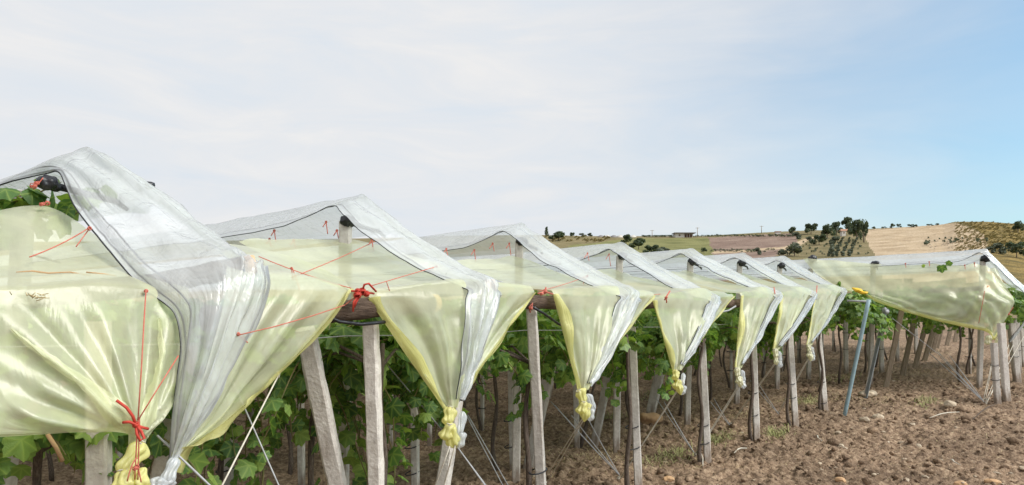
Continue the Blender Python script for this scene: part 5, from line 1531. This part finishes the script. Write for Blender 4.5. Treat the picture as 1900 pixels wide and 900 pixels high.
for k, (pp, w, lb) in enumerate(stones):
    c = onG(*pp); D = c[0] * CT + c[1] * ST
    s = w / F * D / 2
    mb = MB(); mb.lump((0, 0, 0), (s, s * .8, s * .55), seed=k + 50, sub=2, amp=.3, freq=1.6, rot=Matrix.Rotation(r.uniform(0, 3), 4, 'Z'))
    h_ = float(soil_h(np.array([c[0]]), np.array([c[1]]))[0])
    o = mb.build('stone', STONE if k not in (5, 6, 14, 15) else TANSTONE, None, smooth=False, loc=(c[0], c[1], c[2] + h_ + s * .2))
    tag(o, lb, 'stone', 'pale stones on the tilled soil')
c = onG(1206, 783); mb = MB(); mb.lump((0, 0, .05), (.19, .12, .085), 77, 3, .25, 1.3, rot=Matrix.Rotation(-.7, 4, 'Z')); mb.lump((-.1, .06, .09), (.08, .08, .07), 78, 2, .25)
tag(mb.build('tan_stone', TANSTONE, loc=tuple(c)), 'big orange tan stone behind the ropes of the fourth yellow knot', 'stone')
c = onG(1612, 733); mb = MB()
for k in range(5): mb.lump((r.uniform(-.18, .18), r.uniform(-.1, .1), .02), (.13, .1, .06), 90 + k, 2, .35)
tag(mb.build('stone_footing', STONE, loc=tuple(c)), 'crumbly pale footing at the base of the steel post', 'footing')

# straw and twigs
def blades(name, n, spots, mat, label, hmin, hmax, wid, flat=.2):
    V, Fc = [], []; b = 0
    for a in range(n):
        (cx, cy, sx, sy) = spots[r.integers(len(spots))]
        xx, yy = cx + r.normal(0, sx), cy + r.normal(0, sy)
        zz = float(gz(xx, yy)) + float(soil_h(np.array([xx]), np.array([yy]))[0])
        an = r.uniform(0, 6.28); l = r.uniform(hmin, hmax); up = r.uniform(0, 1) * flat * l + .006
        d = np.array((math.cos(an), math.sin(an), 0)); sd = np.array((-d[1], d[0], 0)) * wid * r.uniform(.6, 1.3)
        p0 = np.array((xx, yy, zz)); p1 = p0 + d * l * .5 + (0, 0, up); p2 = p0 + d * l + (0, 0, up * r.uniform(.4, 1.3))
        th = np.array((0, 0, wid))
        V += [p0 - sd, p0 + sd, p1 - sd * .8 + th, p1 + sd * .8 + th, p2]
        Fc += [(b, b + 1, b + 3), (b, b + 3, b + 2), (b + 2, b + 3, b + 4)]; b += 5
    tag(mesh_obj(name, np.array(V), np.array(Fc), mat, smooth=False), label, kind='stuff')


gs = []
for px, py, sx, sy in [(1130, 800, .5, .35), (1150, 830, .5, .25), (1250, 790, .5, .3), (1235, 850, .4, .2), (1100, 850, .4, .2), (980, 830, .5, .4), (930, 800, .6, .4), (1380, 770, .35, .25), (1455, 745, .3, .2), (1345, 810, .3, .12), (1640, 745, .6, .25), (1700, 690, .8, .4), (1740, 655, 1.0, .6), (1300, 755, .5, .3), (1540, 735, .4, .3)]:
    c = onG(px, py); gs.append((c[0], c[1], sx, sy))
blades('dry_grass', 6000, gs, STRAW, 'dry straw lying in the rows under the covers', .04, .14, .0035)
gg = []
for px, py, sx, sy in [(1440, 805, .22, .08), (1330, 815, .25, .08), (1230, 730, .4, .2), (1115, 775, .25, .15), (1500, 742, .3, .12), (1560, 700, .4, .2), (1720, 745, .4, .1), (1245, 845, .3, .1)]:
    c = onG(px, py); gg.append((c[0], c[1], sx, sy))
blades('weed_grass', 2200, gg, GRASS, 'pale green grass patches along the row ends', .05, .14, .004, .7)
blades('straw_litter', 1300, [(7, 1, 2.5, 1.2), (10, 1.2, 2.5, 1.0), (13, .8, 2, 1.2)], STRAW, 'scattered straw and twigs on the open soil', .04, .13, .003, .15)
for k, (a, b_, lb) in enumerate([((1362, 845), (1386, 836), 'thin pale twig lying near the fourth white post'), ((1515, 812), (1525, 822), 'thin pale twig below the seventh post'), ((1763, 858), (1782, 868), 'pale twig on the right of the open soil'), ((1725, 779), (1780, 768), 'long pale root lying on soil left of the corner anchor'), ((1805, 782), (1850, 752), 'thin dark twig by the white corner post')]):
    p0, p1 = onG(*a), onG(*b_); mb = MB(); q = p1 - p0
    mb.tube([(0, 0, .03), q * .4 + (.02, .02, .05), q * .7 + (0, .03, .045), q + (0, 0, .03)], [.006, .009, .008, .004], 5)
    tag(mb.build('twig', ROPE if k < 4 else VBARK, loc=tuple(p0)), lb, 'twig')

# ------------------------------------------------------------------ background trees, buildings, poles
def crown_mesh(seed, lobes, n, leaf, shape='round'):
    r = np.random.default_rng(seed); V, Fc = [], []; b = 0
    L_ = []
    for k in range(lobes):
        if shape == 'cone':
            f = (k + .5) / lobes; L_.append((np.array((r.normal(0, .04), r.normal(0, .04), .1 + f * .85)), .30 * (1 - f) + .06))
        else:
            a = r.uniform(0, 6.28); q = r.uniform(.0, .36); L_.append((np.array((math.cos(a) * q, math.sin(a) * q, r.uniform(.2, .78))), r.uniform(.10, .27)))
    for a in range(n):
        c, s = L_[r.integers(lobes)]
        d = r.normal(0, 1, 3); d /= np.linalg.norm(d); p = c + d * s * r.uniform(.55, 1.08)
        nn = d + r.normal(0, .5, 3); nn /= np.linalg.norm(nn); t_ = np.cross(nn, r.normal(0, 1, 3)); t_ /= np.linalg.norm(t_); bb = np.cross(nn, t_)
        l = leaf * r.uniform(.6, 1.4)
        V += [p - t_ * l - bb * l * .5, p + t_ * l * .3 - bb * l * .9, p + t_ * l + bb * l * .4, p - t_ * l * .2 + bb * l]
        Fc.append((b, b + 1, b + 2, b + 3)); b += 4
    return np.array(V), np.array(Fc)


CR = {}
for nm, mt, sh, lob, n, lf in [('round', TREELEAF, 'round', 9, 900, .05), ('round2', TREELEAF, 'round', 7, 800, .055), ('cone', TREELEAF, 'cone', 8, 700, .045), ('olive', OLIVELEAF, 'round', 7, 420, .07), ('shrub', SHRUBLEAF, 'round', 6, 420, .08), ('green', OLIVELEAF, 'round', 8, 700, .05)]:
    V, Fc = crown_mesh(len(CR) + 3, lob, n, lf, sh)
    o = mesh_obj('crown', V, Fc, mt, smooth=False); CR[nm] = o.data; bpy.data.objects.remove(o)
mb = MB(); mb.tube([(0, 0, -.1), (.01, 0, .2), (0, .01, .5)], [.035, .026, .012], 7); mb.tube([(.01, 0, .2), (.12, .06, .42)], [.018, .008], 5); mb.tube([(.01, 0, .22), (-.11, -.05, .45)], [.018, .008], 5)
o = mb.build('trunk', VBARK); TRUNK = o.data; bpy.data.objects.remove(o)


def tree(px, py, h, w, kind, label, group, name='tree', cat='tree'):
    c, D = on_hill(px, py)
    hh, ww = h / F * D, w / F * D
    root = empty(name, tuple(c), random.uniform(0, 6.28))
    for nm, me in (('trunk', TRUNK), ('crown', CR[kind])):
        o = bpy.data.objects.new(nm, me); COL.objects.link(o); o.parent = root
        o.scale = (ww / .98, ww / .98, hh / .95) if nm == 'crown' else (hh, hh, hh)
    tag(root, label, cat, group)


TG = 'trees and bushes on the hill'
for a in [(1014, 438, 17, 13, 'cone', 'small dark conical tree on the skyline right of the third peak'), (1036, 447, 20, 34, 'round', 'round dark bush right of the conical skyline tree'), (1062, 440, 9, 12, 'round2', 'low bush right of the round dark bush'), (1082, 440, 8, 14, 'olive', 'small grey green bush, middle of the skyline bushes'), (1095, 440, 8, 12, 'round2', 'small dark bush just right of the grey green one'),
          (1162, 455, 20, 26, 'round2', 'dark bush over the slope of the fourth peak, upper'), (1185, 463, 24, 34, 'round', 'dark round tree over the right slope of the fourth peak'), (1208, 474, 20, 30, 'round2', 'dark shrub by the left foot of the fifth peak'), (1232, 474, 18, 36, 'green', 'spreading green shrub left of the fifth peak'), (1306, 470, 12, 12, 'round', 'little dark bush right of the fifth peak'),
          (1408, 473, 15, 16, 'olive', 'grey bush right of the sixth peak'), (1474, 476, 30, 46, 'green', 'fresh green bush above the seventh peak'), (1450, 476, 16, 24, 'green', 'low green bush left of the fresh green bush'), (1470, 436, 17, 15, 'round', 'lone round tree at the end of the ploughed field'), (1505, 435, 21, 27, 'round2', 'dark broad tree left of the main clump'),
          (1481, 444, 15, 20, 'olive', 'grey green shrub below the lone round tree'), (1535, 442, 28, 28, 'round', 'left tree of the main clump'), (1552, 437, 26, 26, 'round2', 'tree of the clump just left of the small house'), (1590, 445, 42, 34, 'round', 'tallest tree of the clump right of the small house'), (1574, 430, 28, 26, 'round2', 'tree directly behind the small house'), (1603, 450, 40, 16, 'round2', 'tree at the right end of the clump'),
          (1520, 455, 20, 30, 'round2', 'dark bush in front of the clump'), (1504, 450, 12, 18, 'olive', 'small grey bush left of the dark bush in front'), (1545, 455, 18, 22, 'olive', 'olive tree just in front of the clump'), (1546, 477, 22, 14, 'olive', 'grey bush above the tent ridge left of the orchard'),
          (1889, 432, 24, 20, 'round', 'dark tree on the skyline at the right edge'), (1886, 478, 30, 36, 'round2', 'large dark bush above the film at the right edge'), (1858, 472, 24, 28, 'olive', 'grey green bush left of the large dark one at right'), (1842, 470, 14, 18, 'olive', 'small grey green bush beside the tan slope'), (1720, 456, 10, 16, 'green', 'small green bush on the bare slope')]:
    tree(*a, TG)
for k in range(4):
    for j in range(7):
        tree(1538 + k * 13.0 + j * 2.0 + random.uniform(-1, 1), 476 - j * 5.0, 11 - j * .7, 11 - j * .6, 'olive', 'grey green olive tree, %s from the bottom in the %s orchard row from the left' % (ORD[j], ORD[k]), 'olive trees of the small orchard', 'olive_tree', 'olive tree')
# skyline specks: far bushes
for k, (px, h, w) in enumerate([(1622, 5, 9), (1640, 4, 10), (1655, 9, 12), (1668, 8, 9), (1690, 6, 14), (1700, 5, 9), (1725, 4, 12), (1740, 4, 10)]):
    yc = float(np.interp(px, CREST[:, 0], CREST[:, 1]))
    tree(px, yc + 1.5, h, w, 'round2', '%s tiny far bush from the left on the skyline above the tan slope' % ORD[k], 'tiny bushes on the tan slope skyline', 'far_bush', 'bush')
r2 = np.random.default_rng(9)
# scrub: uncounted bushes on the right slope, one mass
def scrub_mass(name, polyx, ylo, yhi, n, kind, label, mat, smin, smax):
    V, Fc = [], []; b = 0
    base = CR[kind]; bv = np.array([v.co[:] for v in base.vertices]); bf = np.array([p.vertices[:] for p in base.polygons])
    sel = bf[::4]; 
    for a in range(n):
        px = r2.uniform(*polyx); yc = float(np.interp(px, CREST[:, 0], CREST[:, 1]))
        py = r2.uniform(max(ylo, yc + 1), yhi)
        c, D = on_hill(px, py); s = r2.uniform(smin, smax) / F * D
        off = r2.integers(4); q = bf[off::4]
        u_, inv = np.unique(q.ravel(), return_inverse=True)
        V.append(bv[u_] * (s * r2.uniform(.9, 1.6), s * 1.2, s * .8) + c); Fc.append(inv.reshape(-1, 4) + b); b += len(u_)
    tag(mesh_obj(name, np.concatenate(V), np.concatenate(Fc), mat, smooth=False), label, kind='stuff')


scrub_mass('scrub', (1772, 1930), 411, 470, 900, 'shrub', 'ochre and brown scrub covering the slope at the right end', SHRUBLEAF, 2.5, 5.5)
scrub_mass('scrub_band', (1712, 1832), 443, 452, 40, 'olive', 'band of grey green scrub with stones across the tan slope', OLIVELEAF, 4, 8)
scrub_mass('hedge', (1318, 1440), 464, 469, 60, 'green', 'low green hedge line along the foot of the ploughed field', OLIVELEAF, 3, 7)
scrub_mass('hill_weeds', (1010, 1130), 437, 450, 50, 'shrub', 'dry weeds on the hill near the skyline bushes', SHRUBLEAF, 4, 8)
scrub_mass('orchard_weeds', (1480, 1610), 446, 474, 40, 'olive', 'low scrub under the clump of trees and orchard', OLIVELEAF, 4, 8)
scrub_mass('far_vineyard', (1190, 1480), 437.5, 440, 240, 'round2', 'far rows of vines as a dark line along the hill crest', TREELEAF, 3, 5)
V, Fc, b = [], [], 0
for a in range(70):
    c, D = on_hill(r2.uniform(1722, 1838), r2.uniform(446, 462)); s = r2.uniform(1.0, 2.6) / F * D
    V.append(v1 * (1 + vnoise3(v1 + r2.uniform(0, 99, 3)) * .3)[:, None] * (s, s, s * .8) + c); Fc.append(f1 + b); b += len(v1)
tag(mesh_obj('rock_rubble', np.concatenate(V), np.concatenate(Fc), STONE, smooth=False), 'pale rubble stones across the tan slope', kind='stuff')

# low farm building
c, D = on_hill(1270, 440.5)
k = D / F
root = empty('farm_building', tuple(c), TH - math.pi / 2)      # local x = to the right as seen
def part(name, mat, boxes, parent):
    mb = MB()
    for cc, ss in boxes: mb.box([q * k for q in cc], [q * k for q in ss])
    return mb.build(name, mat, parent, smooth=False)
part('wall', WALLW, [((-8.5, 9, 3), (16, 18, 9)), ((8, 11, 3), (17, 14, 9))], root)
part('roof', ROOFM, [((0.5, 8, 8.3), (40, 24, 1.2))], root)
for xx in (3.2, 8.0, 12.8):
    part('opening', DARKWIN, [((xx, 3.9, 3.2), (3.4, .6, 6.0))], root)
for xx in (0.7, 5.6, 10.4, 15.6):
    part('column', WALLW, [((xx, 3.2, 3.3), (1.0, 1.0, 8.6))], root)
part('window', DARKWIN, [((-9, -.15, 4), (2.6, .5, 2.6))], root)
tag(root, 'low white farm building with flat roof and brown openings on the hill', 'building')
# small house in the trees
c, D = on_hill(1564, 438); k = D / F
root = empty('small_house', tuple(c), TH - math.pi / 2)
part('wall', WALLW, [((0, 0, 4), (7, 8, 10))], root)
part('window', DARKWIN, [((0, -4.1, 5.5), (2, .4, 2.4))], root)
mb = MB(); mb.add([(-6 * k, -5 * k, 9 * k), (12 * k, -5 * k, 9 * k), (12 * k, 5 * k, 9 * k), (-6 * k, 5 * k, 9 * k), (-4 * k, 0, 13 * k), (10 * k, 0, 13 * k)], [(0, 1, 5, 4), (2, 3, 4, 5), (0, 4, 3), (1, 2, 5), (3, 2, 1, 0)])
mb.build('roof', TILES, root, smooth=False)
tag(root, 'small pale house with tiled roof half hidden in the clump of trees', 'house')
# reddish shed at the end of the ploughed field
c, D = on_hill(1443, 434); k = D / F
root = empty('shed', tuple(c), TH - math.pi / 2)
part('wall', WALLW, [((0, 0, 1.5), (9, 5, 4))], root)
part('roof', TILES, [((0, 0, 4.0), (11, 7, 1.2))], root)
tag(root, 'low reddish roofed shed on the crest above the ploughed field', 'shed')
# far greenhouse strip
c, D = on_hill(1145, 440.5); k = D / F
root = empty('greenhouse', tuple(c), TH - math.pi / 2)
for j in range(6):
    mb = MB(); pts = []
    n_ = 7
    prof = [(-6 * k * math.cos(a), 4.2 * k * math.sin(a)) for a in np.linspace(0, math.pi, n_)]
    x0 = (-30 + j * 12) * k
    v = [(x0 + q[0], yy, q[1]) for yy in (0, 30 * k) for q in prof]
    mb.add(v, [(a, a + 1, n_ + a + 1, n_ + a) for a in range(n_ - 1)] + [tuple(range(n_ - 1, -1, -1)), tuple(range(n_, 2 * n_))])
    mb.build('tunnel', WALLW if j % 2 else ROOFM, root)
tag(root, 'far pale row of greenhouse tunnels on the skyline', 'greenhouse')
for px, py, h, lb in [(1294, 439, 17, 'thin utility pole right of the low farm building'), (1413, 433, 14, 'thin utility pole above the ploughed field'), (1210, 440, 13, 'faint utility pole left of the low farm building')]:
    c, D = on_hill(px, py); hh = h / F * D
    root = empty('utility_pole', tuple(c))
    mb = MB(); mb.tube([(0, 0, -.3), (0, 0, hh)], [.16, .10], 7); mb.build('pole', WOOD, root)
    mb = MB(); mb.box((0, 0, hh * .93), (1.6, .12, .12), rz=TH - math.pi / 2); mb.build('crossarm', WOOD, root, smooth=False)
    tag(root, lb, 'pole', 'utility poles on the hill')
